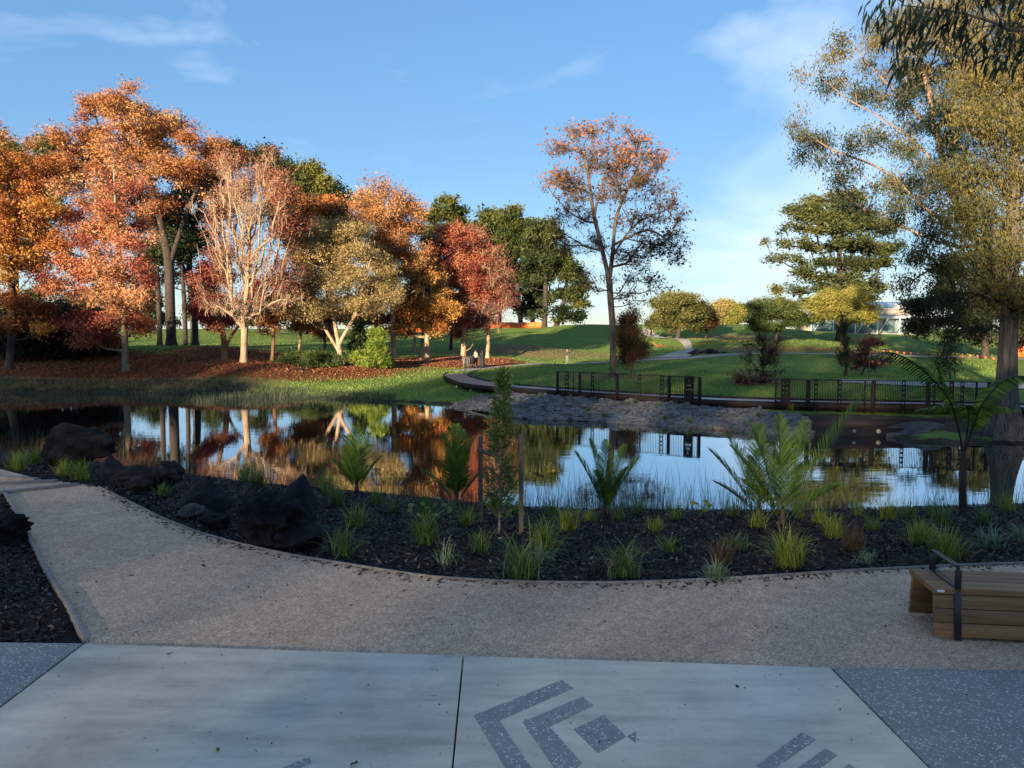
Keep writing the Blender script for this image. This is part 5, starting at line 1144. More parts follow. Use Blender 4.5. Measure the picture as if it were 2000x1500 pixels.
def frond(R, ln, ang, tilt, curve, leaf_len, pairs=50, lw=.017, vee=.5, segs=16, start=.18, up_lift=.55):
    """a feather frond: arched midrib with a row of narrow leaflets each side"""
    ph = ang; p = np.zeros(3); rib = [p]; tg = []
    for s in range(segs):
        th = tilt + curve * (s / segs) ** 1.5
        dv = np.array([math.sin(th) * math.cos(ph), math.sin(th) * math.sin(ph), math.cos(th)])
        p = p + dv * ln / segs; rib.append(p); tg.append(dv)
    rib = np.array(rib); tg = np.array(tg + [tg[-1]])
    sd = np.array([-math.sin(ph), math.cos(ph), 0])
    V, F, T = [], [], []
    for s in range(segs):
        w0, w1 = .012 * (1 - s / segs) + .003, .012 * (1 - (s + 1) / segs) + .003
        k = len(V); V += [rib[s] - sd * w0, rib[s] + sd * w0, rib[s + 1] + sd * w1, rib[s + 1] - sd * w1]; F.append((k, k + 1, k + 2, k + 3)); T += [.6] * 4
    for i in range(pairs):
        t = start + (1 - start) * i / (pairs - 1)
        x = t * segs; j = min(int(x), segs - 1)
        c = rib[j] + (rib[j + 1] - rib[j]) * (x - j); tv = tg[j]; nv = np.cross(sd, tv)
        L_ = leaf_len * (math.sin(math.pi * min(1, .18 + .82 * t)) ** .6 * .9 + .1) * R.uniform(.9, 1.08)
        for s in (-1, 1):
            dv = unit(tv * (up_lift + .5 * t) + s * sd * (.9 - .35 * t) - nv * vee * .4 + R.normal(size=3) * .05)
            ax = unit(np.cross(dv, nv + s * sd * vee)) * lw * .5
            e1 = c + dv * L_ * .55; e2 = c + dv * L_ + np.array([0, 0, -.12 * L_])
            k = len(V); V += [c - ax * .6, c + ax * .6, e1 + ax, e1 - ax, e2]; F.append((k, k + 1, k + 2, k + 3)); F.append((k + 3, k + 2, k + 4))
            tt = np.clip(R.uniform(.25, .75) + .25 * (t - .4), 0, .95); T += [tt - .15, tt - .15, tt + .05, tt + .05, min(1, tt + .2)]
    return np.array(V), F, np.array(T)
def fronds(o, specs, R, leaf='palm', nm='frond', **kw):
    for (ang, tilt, curve, ln, ll) in specs:
        V, F, T = frond(R, ln, ang, tilt, curve, ll, **kw)
        mesh_np(nm, V, [np.array([f for f in F if len(f) == 4]), np.array([f for f in F if len(f) == 3])], LEAF[leaf], o, tint=T)
def palm(label, px, py, specs, seed):
    R = np.random.RandomState(seed); p = hit(px, py)
    o = empty('young_palm', p, 0, label, 'palm', 'young palms in the mulch bed')
    MB().tube([(0, 0, -.05), (0, 0, .12), (0, 0, .3)], [.055, .045, .025], 8).build('stem', BARK['dark'], o, smooth=True)
    fronds(o, [(math.radians(a), t, c, l, ll) for a, t, c, l, ll in specs], R)
palm('young palm farthest left, half screened behind grass', 697, 962, [(95, .12, .2, 1.45, .5), (60, .25, .25, 1.35, .5), (130, .25, .3, 1.3, .48), (175, .55, .3, .95, .36), (5, .5, .3, 1.0, .36), (250, .3, .3, 1.2, .4)], 1)
palm('compact young palm just left of the staked tree', 892, 988, [(100, .06, .12, 1.65, .5), (75, .15, .15, 1.55, .48), (150, .16, .2, 1.5, .45), (20, .2, .2, 1.45, .42), (185, .62, .35, 1.0, .34), (-10, .55, .3, 1.05, .36), (270, .18, .2, 1.4, .42)], 2)
palm('young palm with widely fanned fronds in the centre right', 1184, 1004, [(170, .42, .15, 1.35, .44), (150, .22, .1, 1.5, .42), (15, .48, .25, 1.3, .42), (35, .3, .15, 1.4, .42), (90, .1, .15, 1.45, .36), (-40, .35, .3, 1.1, .36), (230, .3, .3, 1.0, .36)], 3)
palm('rear left plant of the big double palm', 1482, 1010, [(165, .55, .25, 1.5, .48), (140, .35, .2, 1.6, .5), (80, .1, .15, 1.7, .5), (190, .8, .3, 1.1, .4), (230, .3, .3, 1.3, .4), (20, .35, .3, 1.4, .42)], 4)
palm('front right plant of the big double palm with one long lit frond', 1528, 1024, [(4, .50, .16, 2.5, .46), (110, .05, .10, 1.75, .5), (150, .28, .15, 1.7, .5), (172, .5, .25, 1.5, .46), (-8, .8, .3, 1.1, .42), (30, .25, .15, 1.7, .5), (200, .65, .4, 1.1, .42)], 5)
# tree fern at the right
def tree_fern():
    R = np.random.RandomState(9); p = hit(1882, 1006)
    o = empty('tree_fern', p, 0, 'dark stemmed tree fern with drooping fronds in front of the cypress at right', 'tree fern')
    k = p[1] / 1500
    def q(px, py, dy=0): return at(px, py, p[1] + dy) - p
    MB().tube(smooth_line(np.array([[0, 0, -.1], q(1880, 940), q(1882, 880)]), 10), np.linspace(.075, .05, 10), 10).build('trunk', BARK['dark'], o, smooth=True)
    for pts, dr in [([(1882, 885), (1868, 820), (1850, 775), (1800, 720), (1740, 688), (1696, 700)], 1), ([(1884, 885), (1905, 820), (1925, 780), (1960, 745), (2000, 735), (2040, 760)], 1), ([(1882, 885), (1862, 800), (1838, 740), (1832, 705)], 0), ([(1884, 885), (1890, 800), (1850, 790), (1790, 800)], 1), ([(1884, 885), (1912, 810), (1940, 790), (1985, 800)], 1)]:
        dy = R.uniform(-.6, .6)
        ln = smooth_line(np.array([q(a, b, dy * i / 3) for i, (a, b) in enumerate(pts)]), 56)
        st = MB().tube(ln, np.linspace(.018, .004, 56), 6).build('frond_stalk', CORTEN_DARK, o, smooth=True)
        V, F, T = [], [], []
        for i in range(18, 56):
            tv = unit(ln[i] - ln[i - 1]); sdv = unit(np.cross(tv, [0, 1, .25])); f = (i - 18) / 38
            L_ = .19 * math.sin(math.pi * (.15 + .83 * f)) + .03
            if not dr: L_ *= .35
            for s in (-1, 1):
                dv = unit(s * np.array([.25 * sdv[0], .75, 0]) + sdv * s * .45 + [0, 0, -.55] + tv * .35)
                wv = unit(tv + R.normal(size=3) * .1); tt = R.uniform(.1, .8); kk = len(V); M_ = 9
                for m in range(M_ + 1):
                    f2 = m / M_; c = ln[i] + dv * L_ * f2 + np.array([0, 0, -.10 * L_ * f2 * f2]); w_ = .030 * (1 - f2) ** .6 * (1 if m % 2 else .55) + .001
                    V += [c - wv * w_, c + wv * w_]; T += [tt, tt]
                F += [(kk + 2 * m, kk + 2 * m + 1, kk + 2 * m + 3, kk + 2 * m + 2) for m in range(M_)]
        mesh_np('leaflets', np.array(V), np.array(F), LEAF['palm'], st, tint=np.array(T))
tree_fern()
# staked young tree
def staked_tree():
    R = np.random.RandomState(21); p = hit(975, 1040)
    o = empty('young_tree', p, 0, 'slim columnar young tree tied between two timber stakes', 'tree')
    top = at(983, 722, p[1]) - p; H = top[2]
    MB().tube(smooth_line(np.array([[0, 0, -.05], [.02, 0, H * .4], [.05, 0, H * .8], top]), 20), np.linspace(.022, .005, 20), 6).build('trunk', BARK['grey'], o, smooth=True)
    C, A, br = [], [], MB()
    for i in range(230):
        z = R.uniform(.04, .97) ** .95 * H; f = z / H
        ph = R.uniform(0, 2 * np.pi); rad = (.30 * (1 - f) ** .75 + .03) * R.uniform(.6, 1.15)
        if f < .12: rad *= .6 + f * 3
        s = np.array([.05 * f, 0, z]); e = s + np.array([rad * math.cos(ph), rad * math.sin(ph), rad * 1.0])
        br.tube([s, (s + e) / 2 + [0, 0, -.02], e], [.005, .004, .002], 3, False)
        m = 20
        t = R.uniform(.25, 1.0, (m, 1)); C.append(s + (e - s) * t + R.normal(size=(m, 3)) * .02); A.append(unit(np.array([math.cos(ph), math.sin(ph), .7]) + R.normal(size=(m, 3)) * .6))
    br.build('branches', BARK['grey'], o)
    C, A = np.vstack(C), np.vstack(A); n = len(C)
    s = unit(np.cross(A, R.normal(size=(n, 3)))); l = R.uniform(.05, .11, (n, 1)); w = l * .11
    V = np.stack([C, C + A * l * .5 + s * w, C + A * l, C + A * l * .5 - s * w], 1).reshape(-1, 3)
    mesh_np('crown', V, np.arange(4 * n).reshape(-1, 4), LEAF['sedge'], o, tint=np.repeat(np.clip(R.normal(.42, .2, n), 0, 1), 4))
    for (px, pt, pb, lab) in [(939, 853, 1022, 'left timber stake of the young columnar tree'), (1018, 848, 1040, 'right timber stake of the young columnar tree')]:
        b = hit(px, pb); t = at(px + 1, pt, b[1])
        st = empty('tree_stake', b, 0, lab, 'stake', 'stakes of the young tree')
        MB().box(-.035, .035, -.035, .035, -.1, t[2] - b[2]).build('post', STAKE_WOOD, st, bevel=.004)
        if px < 1000:
            z = at(939, 878, b[1])[2] - b[2]
            MB().bar((-.05, -.04, z), (p[0] - b[0], p[1] - b[1], z + .03), .012, .06).build('tie_strap', CORD, st)
            MB().bar((-.05, .04, z), (p[0] - b[0], p[1] - b[1] + .05, z + .03), .012, .06).build('tie_strap', CORD, st)
staked_tree()
def broad_weed(label, px, py, n, r, s):
    R = np.random.RandomState(px); p = hit(px, py); V, F, T = [], [], []
    for i in range(n):
        a = R.uniform(0, 2 * np.pi); c = np.array([math.cos(a) * r * R.uniform(.3, 1), math.sin(a) * r * .6, R.uniform(.12, .32)])
        u = unit(np.array([math.cos(a), math.sin(a), R.uniform(-.3, .3)])); w = unit(np.cross(u, [R.uniform(-.3, .3), -.6, 1]))
        k = len(V); V += [c - u * s * .2] + [c + u * s * f + w * s * g for f, g in ((.1, .5), (.6, .55), (1, 0), (.6, -.55), (.1, -.5))]; V.append(c + u * s * .4 + [0, 0, .02])
        F += [(k + j, k + (j + 1) % 6, k + 6) for j in range(6)]; T += [R.uniform(.5, .9)] * 7
        k = len(V); V += [(-.004, 0, 0), (.004, 0, 0), tuple(c)]; F.append((k, k + 1, k + 2)); T += [.5] * 3
    o = mesh_np('broad_leaved_weed', np.array(V), np.array(F), LEAF['sedge'], tint=np.array(T)); o.location = p
    tag(o, label, 'weed')
broad_weed('broad leaved green weed left of the staked tree', 845, 1015, 14, .35, .09)
broad_weed('bright broad leaved weed at the water, centre right', 1366, 1010, 10, .2, .10)
broad_weed('broad leaved weed at the foot of the right stake', 1000, 1012, 8, .22, .10)
# uncountable: rushes at the water, fringe grass, bark chips, fallen leaves
def scatter_blades(name, label, pts, ln, width, leaf, seed, tilt=.35, droop=.5, per=1):
    R = np.random.RandomState(seed); n = len(pts)
    V, F, t = blades(n, 1.0, 1.0, R, 0, tilt, droop, 3)
    k = len(V) // n; V = V.reshape(n, k, 3)
    base = V[:, :2].mean(1, keepdims=True); ctr = V.reshape(n, -1, 2, 3).mean(2, keepdims=True)
    off = (V.reshape(n, -1, 2, 3) - ctr) * width; V = (ctr * np.asarray(ln).reshape(-1, 1, 1, 1) + off).reshape(n, k, 3) + pts[:, None]
    tag(mesh_np(name, V.reshape(-1, 3), F, LEAF[leaf], tint=t), label, name.replace('_', ' '), kind='stuff')
R = np.random.RandomState(31)
x = np.concatenate([R.uniform(-18, 20, 4500), R.normal(3.2, 2.2, 1700)]); off = np.abs(R.normal(0, .9, 6200)) - .5
y = np.interp(x, NEAR_SHORE[:, 0], NEAR_SHORE[:, 1]) + off
cl = np.array([mnoise.noise(Vector((a * .55, 2.3, 0))) for a in x]) + .25
ok = R.uniform(-.25, .7, 6200) < cl
x, y = x[ok], y[ok]
scatter_blades('rushes', 'thin dark rushes standing along the near edge of the water', np.stack([x, y, np.maximum(ground(x, y), -.15)], 1), R.uniform(.5, 1.8, len(x)), .011, 'reed', 32, .5, .6)
x = R.uniform(-52, -8, 12000); f = R.uniform(-1.2, 1.6, 12000)
y = np.interp(x, FAR_SHORE[:, 0], FAR_SHORE[:, 1]) + f
scatter_blades('shore_grass', 'rough dull grass fringing the far left shore', np.stack([x, y, np.maximum(ground(x, y), -.12)], 1), R.uniform(.15, .5, len(x)), .03, 'reed', 33, .5, .5)
x = R.normal(-19.5, 3.5, 2600); y = np.interp(x, FAR_SHORE[:, 0], FAR_SHORE[:, 1]) + R.uniform(-6.5, 0, 2600)
scatter_blades('reeds', 'grey green reeds growing in the water at the far shore', np.stack([x, y, np.full(len(x), -.1)], 1), R.uniform(.35, .8, len(x)), .022, 'reed', 34, .35, .3)
x = R.uniform(-26, -15, 1500); y = R.uniform(24.5, 31, 1500)
scatter_blades('near_reeds', 'grey green reeds in the water beyond the largest boulder', np.stack([x, y, np.full(len(x), -.1)], 1), R.uniform(.5, 1.3, len(x)), .014, 'reed', 35, .35, .4)
n = 150000
y = 46 + 84 * R.uniform(0, 1, n) ** 1.5; x = R.uniform(-.62, .66, n) * y
df = dist_poly(x, y, FAR_SHORE)
far = (y > np.interp(x, FAR_SHORE[:, 0], FAR_SHORE[:, 1]) + .6) & (df > .5)
lit_ = np.zeros(n)
for cx, cy, rx, ry in [(-32, 68, 18, 9), (-48, 68, 16, 10), (-20, 71, 10, 8), (-12, 80, 10, 6), (-5, 84, 7, 5), (-22, 78, 12, 8)]: lit_ = np.maximum(lit_, 1.1 - np.hypot((x - cx) / rx, (y - cy) / ry))
far &= (R.uniform(0, 1, n) > .55 * np.clip((-14 - x) / 6, 0, 1)) & (lit_ < R.uniform(0, .4, n)) & ~inside(x, y, bank_pl)
def clear_of(a, b):
    A = smooth_line(np.array(a), 40); B = smooth_line(np.array(b), 40); return ~inside(x, y, np.vstack([A, B[::-1]]))
for a_, b_ in PATHS: far &= clear_of(a_, b_)
x, y = x[far], y[far]; n = len(x)
pz = np.stack([x, y, ground(x, y) - .01], 1)
hgt = R.uniform(.06, .15, n); dv = np.stack([R.normal(0, .05, n), R.normal(0, .05, n), hgt], 1); ph = R.uniform(0, np.pi, n); wv = np.stack([np.cos(ph), np.sin(ph), 0 * ph], 1) * R.uniform(.02, .05, n)[:, None]
V = np.stack([pz - wv, pz + wv, pz + dv], 1).reshape(-1, 3)
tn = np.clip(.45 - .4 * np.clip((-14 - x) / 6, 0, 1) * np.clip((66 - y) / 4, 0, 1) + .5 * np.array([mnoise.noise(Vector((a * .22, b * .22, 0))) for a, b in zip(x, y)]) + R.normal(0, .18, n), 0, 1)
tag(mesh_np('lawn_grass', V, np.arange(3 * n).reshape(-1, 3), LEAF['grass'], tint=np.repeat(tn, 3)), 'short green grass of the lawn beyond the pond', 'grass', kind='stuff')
def flakes(name, label, P, size, mat, seed, wide=.35, flat=.75, tint=None):
    R = np.random.RandomState(seed); n = len(P)
    V, Q = diamonds(P, size, R, 0, wide, flat)
    tag(mesh_np(name, V, Q, mat, tint=np.repeat(R.uniform(0, 1, n) if tint is None else tint, 4)), label, name.replace('_', ' '), kind='stuff')
# clods and stones strewn over the grey soil bank
def clods():
    R = np.random.RandomState(61); bx0, by0 = bank_pl.min(0); bx1, by1 = bank_pl.max(0)
    x = R.uniform(bx0, bx1, 9000); y = R.uniform(by0, by1, 9000); ok = inside(x, y, bank_pl); x, y = x[ok][:3600], y[ok][:3600]
    z = bank_z(x, y); bm = bmesh.new(); bmesh.ops.create_icosphere(bm, subdivisions=1, radius=1); B = np.array([tuple(v.co) for v in bm.verts]); F = np.array([[v.index for v in f.verts] for f in bm.faces]); bm.free()
    n = len(x); s = np.exp(R.normal(-2.75, .5, n)); V = B[None] * (1 + R.uniform(-.35, .35, (n, len(B), 1))) * (s[:, None] * np.stack([R.uniform(.8, 1.8, n), R.uniform(.7, 1.3, n), R.uniform(.4, .8, n)], 1))[:, None] + np.stack([x, y, z], 1)[:, None]
    tag(mesh_np('soil_clods', V.reshape(-1, 3), (np.arange(n)[:, None, None] * len(B) + F[None]).reshape(-1, 3), SAND), 'clods and small stones strewn over the grey soil bank', 'stones', kind='stuff')
clods()
CHIP = leaf_mat('bark_chip', [(0, (.004, .003, .003)), (.55, (.013, .010, .009)), (.85, (.042, .033, .028)), (1, (.17, .145, .125))], 0)
x = R.uniform(-13, 13, 120000); y = R.uniform(7.5, 20, 120000)
pe = np.interp(x, PATH_EDGE[:, 0], PATH_EDGE[:, 1]); ne = np.interp(x, NEAR_SHORE[:, 0], NEAR_SHORE[:, 1])
ok = (y > pe + .03) & (y < ne - .6) & (R.uniform(0, 1, len(x)) < np.clip(1.5 - (y - 8) / 11, .3, 1)) & (np.abs(x) < y * .75 + 1)
x, y = x[ok], y[ok]
flakes('mulch_chips', 'dark bark chips covering the planted bed', np.stack([x, y, ground(x, y) - .012 + R.uniform(-.02, .03, len(x))], 1), .075, CHIP, 41)
x = R.uniform(-10, -4, 30000); y = R.uniform(5.8, 13, 30000)
ok = inside(x, y, lb) & (np.abs(x) < y * .75 + 1)
x, y = x[ok], y[ok]
flakes('side_mulch_chips', 'dark bark chips in the bed left of the path', np.stack([x, y, TERR - .02 + R.uniform(-.01, .03, len(x))], 1), .07, CHIP, 42)
x = R.uniform(-55, 0, 110000); y = R.uniform(58, 92, 110000)
dens = np.zeros(len(x))
for cx, cy, rx, ry in [(-32, 68, 19, 9), (-48, 68, 16, 10), (-20, 71, 12, 8), (-12, 80, 11, 7), (-5, 82, 8, 7), (-22, 78, 12, 8)]:
    dens = np.maximum(dens, 1.15 - np.hypot((x - cx) / rx, (y - cy) / ry))
ok = (R.uniform(0, .6, len(x)) < dens) & (dist_poly(x, y, FAR_SHORE) > 1.5)
x, y = x[ok], y[ok]
flakes('leaf_litter', 'fallen russet leaves carpeting the ground under the left trees', np.stack([x, y, ground(x, y) + R.uniform(.02, .08, len(x))], 1), .15, LEAF['litter'], 43, .7, .6)

# ---------------------------------------------------------------- bench
p0 = on(1823, 1149, TERR + .45)[:2]; p1 = on(2000, 1156, TERR + .45)[:2]
be = empty('timber_bench', (*p0, TERR + .004), math.atan2(p1[1] - p0[1], p1[0] - p0[0]), 'long slatted hardwood bench with a black steel hoop armrest at right', 'bench')
LB, DB = 2.3, .54
for i in range(5):
    w = (DB - 4 * .006) / 5; y = i * (w + .006)
    MB().box(0, LB, y, y + w, .40, .45).build('seat_slat', HARDWOOD, be, bevel=.004)
for s in (0, 1):
    for i in range(3):
        z0 = .03 + i * .122; z1 = z0 + .116
        f = lambda z: -.045 * (1 - z / .39) + .015
        mb = MB(); V = []
        for x in (.015, LB - .015):
            for z in (z0, z1):
                for yy in (f(z), f(z) + .04): V.append((x, yy if s == 0 else DB - yy, z))
        mb.add(V, [(0, 1, 3, 2), (4, 6, 7, 5), (0, 2, 6, 4), (1, 5, 7, 3), (0, 4, 5, 1), (2, 3, 7, 6)])
        mb.build('side_slat', HARDWOOD, be, bevel=.004)
for x in (.22, 1.15, 2.05):
    MB().box(x, x + .012, .06, DB - .06, .0, .398).build('frame_plate', STEEL, be)
def hoop(x):
    mb = MB(); pts = [(x, -.042, .01), (x, .006, .42), (x, .006, .615), (x, .03, .64), (x, DB - .03, .64), (x, DB - .006, .615), (x, DB - .006, .42), (x, DB + .042, .01)]
    for a, b in zip(pts[:-1], pts[1:]): mb.bar(a, b, .055, .012, up=(0, .7, .7))
    mb.bar((x, .0, .458), (x, DB, .458), .05, .010)
    return mb.build('armrest_hoop', STEEL, be, bevel=.002)
hoop(.20)
for x in (.24, 1.16, 2.06):
    for i in range(5): MB().tube([(x, .053 + i * .109, .449), (x, .053 + i * .109, .4535)], .009, 8).build('bolt', STEEL, be)
MB().box(.03, .09, -.0035, .0, .412, .436).build('maker_plate', WHITE, be)

# ---------------------------------------------------------------- people, bin, fences, flags, pavilion
def skin(name, joints, edges, mat, parent, sub=2):
    me = bpy.data.meshes.new(name); me.from_pydata([j[:3] for j in joints], edges, []); me.materials.append(mat)
    o = link(bpy.data.objects.new(name, me), parent)
    m = o.modifiers.new('skin', 'SKIN'); m.use_smooth_shade = True
    for v, j in zip(me.skin_vertices[0].data, joints):
        r = j[3]; v.radius = (r, r) if not isinstance(r, tuple) else r
    me.skin_vertices[0].data[0].use_root = True
    s = o.modifiers.new('sub', 'SUBSURF'); s.levels = s.render_levels = sub
    return o
def flatm(name, c, rough=.8): return simple(name, [(.3, tuple(v * .85 for v in c)), (.7, c)], 12, rough, bmp=.1)
SKIN, HAIR = flatm('skin', (.42, .25, .17)), flatm('black_hair', (.012, .010, .009))
def person(label, px, d, rz, top, legs, robe=None, pack=None, raise_arm=False, scale=1.0):
    p = at(px, 700, d); p[2] = gz(p[0], p[1]) + .08
    o = empty('person', p, rz, label, 'person'); o.scale = (scale,) * 3
    J = [(0, 0, .95, .13), (0, 0, 1.15, .13), (0, 0, 1.38, .15), (0, 0, 1.50, .06), (0, .01, 1.60, .095), (0, .01, 1.70, .09),
         (.09, 0, .88, .09), (.10, .01, .48, .06), (.10, -.01, .08, .045), (.10, .14, .04, .04), (-.09, 0, .88, .09), (-.12, .02, .48, .06), (-.13, -.01, .08, .045), (-.13, .14, .04, .04),
         (.19, 0, 1.40, .06), (.24, -.02, 1.12, .045), (.23, .10, .90, .035), (.22, .15, .82, .04), (-.19, 0, 1.40, .06), (-.24, -.02, 1.12, .045)]
    J += [(-.20, .22, 1.22, .035), (-.12, .32, 1.32, .04)] if raise_arm else [(-.23, .10, .90, .035), (-.22, .15, .82, .04)]
    E = [(0, 1), (1, 2), (2, 3), (3, 4), (4, 5), (0, 6), (6, 7), (7, 8), (8, 9), (0, 10), (10, 11), (11, 12), (12, 13), (2, 14), (14, 15), (15, 16), (16, 17), (2, 18), (18, 19), (19, 20), (20, 21)]
    skin('body', J, E, SKIN, o)
    g = lambda i, k=1.22: (*J[i][:3], J[i][3] * k)
    if robe is not None:
        MB().tube([(0, 0, .02), (0, 0, .35), (0, 0, .85), (0, 0, 1.1), (0, 0, 1.36), (0, 0, 1.47)], [.30, .27, .22, .19, .21, .10], 14).build('robe', robe, o, smooth=True)
        MB().tube([(0, -.03, 1.2), (0, -.02, 1.42), (0, -.01, 1.55), (0, 0, 1.66), (0, .0, 1.76), (0, .01, 1.81)], [.20, .19, .13, .135, .11, .03], 12).build('headscarf', robe, o, smooth=True)
        skin('sleeves', [g(2, 1.1), g(14, 1.3), g(15, 1.5), g(16, 1.6), g(18, 1.3), g(19, 1.5), g(20, 1.6)], [(0, 1), (1, 2), (2, 3), (0, 4), (4, 5), (5, 6)], robe, o, 1)
    else:
        skin('shirt', [(0, 0, .86, .165), (0, 0, 1.08, .165), g(2, 1.15), g(14, 1.3), (.225, -.01, 1.2, .065), g(18, 1.3), (-.225, -.01, 1.2, .065)], [(0, 1), (1, 2), (2, 3), (3, 4), (2, 5), (5, 6)], top, o, 2)
        skin('trousers', [(0, 0, 1.0, .15), (0, 0, .90, .15), (.085, 0, .76, .105), g(7, 1.45), g(8, 1.7), (-.085, 0, .76, .105), g(11, 1.45), g(12, 1.7)], [(0, 1), (1, 2), (2, 3), (3, 4), (1, 5), (5, 6), (6, 7)], legs, o, 2)
        MB().tube([(0, -.03, 1.60), (0, -.025, 1.68), (0, -.01, 1.76), (0, 0, 1.80)], [.10, .115, .09, .02], 12).build('hair', HAIR, o, smooth=True)
    for s in (-1, 1): MB().box(s * .115 - .05, s * .115 + .05, -.08, .19, -.01, .07).build('shoe', HAIR if not raise_arm else WHITE, o, bevel=.02)
    if pack: MB().box(-.15, .15, -.34, -.17, 1.0, 1.46).build('backpack', pack, o, bevel=.06)
BLACKC, NAVY, PALEC, BEIGE = flatm('black_cloth', (.012, .012, .015)), flatm('dark_grey_cloth', (.035, .037, .045)), flatm('pale_grey_cloth', (.45, .45, .44)), flatm('beige_canvas', (.50, .44, .32))
person('person in dark clothes with a beige backpack seen from behind on the path', 929, 74.6, math.radians(12), BLACKC, BLACKC, pack=BEIGE)
person('person in a long black robe and headscarf walking beside the backpack wearer', 942, 74.8, math.radians(20), BLACKC, BLACKC, robe=BLACKC, scale=.95)
person('person in dark shirt and pale trousers standing on the path, one hand raised', 1108, 86.0, math.radians(120), NAVY, PALEC, raise_arm=True)
person('tiny distant person in dark clothes on the hill lawn', 1271, 128, math.radians(200), BLACKC, BLACKC)
pb = at(911, 700, 74.0); pb[2] = gz(pb[0], pb[1]) + .05
bi = empty('litter_bin', pb, 0, 'slatted timber litter bin beside the couple', 'bin')
mb = MB()
for i in range(12):
    a = 2 * math.pi * i / 12
    MB().bar((.24 * math.cos(a), .24 * math.sin(a), .08), (.32 * math.cos(a), .32 * math.sin(a), 1.0), .11, .03, up=(-math.sin(a), math.cos(a), 0)).build('slat', OLD_TIMBER, bi)
MB().tube([(0, 0, .0), (0, 0, .95)], [.20, .28], 12).build('liner', CORTEN_DARK, bi)
MB().tube([(0, 0, 1.0), (0, 0, 1.06)], [.36, .36], 16).build('rim', OLD_TIMBER, bi)
pp = at(908, 700, 66.5); pp[2] = DECK
tag(MB().tube([(0, 0, 0), (.0, 0, 1.9)], [.035, .03], 8).build('marker_pole', BARK['grey']), 'thin pale pole standing at the bend of the boardwalk', 'pole').location = pp
ps = at(921, 700, 74.3); ps[2] = gz(ps[0], ps[1]) + .08
pr = empty('pushchair', ps, .5, 'dark pushchair between the litter bin and the couple', 'pushchair')
mb = MB().add([(-.22, -.3, .45), (.22, -.3, .45), (.22, .25, .40), (-.22, .25, .40), (-.24, -.42, .95), (.24, -.42, .95), (.22, .3, .6), (-.22, .3, .6)], [(0, 1, 2, 3), (0, 4, 5, 1), (3, 2, 6, 7), (0, 3, 7, 4), (1, 5, 6, 2)])
mb.build('seat', BLACKC, pr)
MB().tube([(-.25, -.1, .92), (0, -.12, 1.05), (.25, -.1, .92)], [.12, .2, .12], 10).build('hood', BLACKC, pr, smooth=True)
fr = MB()
for s in (-1, 1):
    fr.bar((s * .25, .42, .12), (s * .25, -.55, 1.02), .025); fr.bar((s * .25, -.42, .12), (s * .25, .1, .55), .025)
fr.bar((-.25, -.55, 1.02), (.25, -.55, 1.02), .03); fr.build('frame', STEEL, pr)
for sx in (-1, 1):
    for sy in (-.42, .42): MB().tube([(sx * .26, sy, .13), (sx * .30, sy, .13)], .13, 14).build('wheel', STEEL, pr)
def safety_fence(label, pts, h, panels):
    P = [np.array([*at(px, 700, d)[:2], 0]) for px, d in pts]
    ln = smooth_line(np.array(P), panels + 1); ln[:, 2] = ground(ln[:, 0], ln[:, 1])
    o = empty('safety_fence', ln[0], 0, label, 'fence', 'orange safety fences')
    R = np.random.RandomState(3)
    for i in range(panels + 1): MB().tube(np.array([ln[i] + [0, .04, -.1], ln[i] + [0, .04, h + .1]]) - ln[0], .03, 6).build('post', CORD, o)
    for i in range(panels):
        a, b = ln[i] - ln[0], ln[i + 1] - ln[0]; n = 6; V = []
        s = R.uniform(.05, .22)
        for j in range(n + 1):
            t = j / n; c = a + (b - a) * t; V += [c + [0, 0, .05], c + [0, .02 * math.sin(9 * t), h - s * math.sin(math.pi * t)]]
        f = mesh_np('netting', np.array(V), np.array([(2 * j, 2 * j + 2, 2 * j + 3, 2 * j + 1) for j in range(n)]), ORANGE, o)
        m = f.modifiers.new('thick', 'SOLIDIFY'); m.thickness = .01
safety_fence('long orange safety fence far behind the pines', [(735, 152), (850, 154), (960, 154), (1068, 150)], 1.25, 14)
safety_fence('orange safety fence at the right edge behind the cypress trunk', [(1968, 92), (2050, 90)], 2.1, 3)
def bunting(label, pts, h, n, post_every=6):
    P = smooth_line(np.array([at(px, 700, d) for px, d in pts]), n + 1); P[:, 2] = ground(P[:, 0], P[:, 1])
    o = empty('bunting', P[0], 0, label, 'bunting', 'orange flag lines on the lawn')
    top = []
    me = None
    for i in range(n + 1):
        k = (i % post_every) / post_every; z = h - .25 * math.sin(math.pi * k)
        top.append(P[i] + [0, 0, z] - P[0])
        if i % post_every == 0: MB().tube(np.array([P[i] + [0, 0, -.1], P[i] + [0, 0, h + .05]]) - P[0], .03, 6).build('stake', STAKE_WOOD, o)
    MB().tube(np.array(top), .012, 4).build('cord', CORD, o)
    for i in range(n):
        c = (top[i] + top[i + 1]) / 2
        if me is None:
            f = MB().add([(-.13, -.004, 0), (.13, -.004, 0), (0, -.004, -.30), (-.13, .004, 0), (.13, .004, 0), (0, .004, -.30)], [(0, 1, 4, 3), (1, 2, 5, 4), (2, 0, 3, 5)], [(0, 2, 1), (3, 4, 5)]).build('flag', ORANGE, o); me = f.data
        else: f = link(bpy.data.objects.new('flag', me), o)
        f.location = c; f.rotation_euler = (0, 0, random.uniform(-.6, .6))
bunting('line of small orange flags along the far path right of the lava rocks', [(1452, 99), (1560, 93), (1700, 88), (1800, 84), (1965, 78)], 1.1, 40)
bunting('short line of orange flags beside the curving hill path', [(1275, 112), (1300, 104), (1330, 101)], 1.0, 10)
bunting('line of orange flags above the lava rocks', [(1355, 110), (1420, 112), (1480, 112)], 1.0, 14)
bunting('four orange flags behind the middle of the right railing', [(1698, 62), (1765, 61)], 1.5, 5, 5)
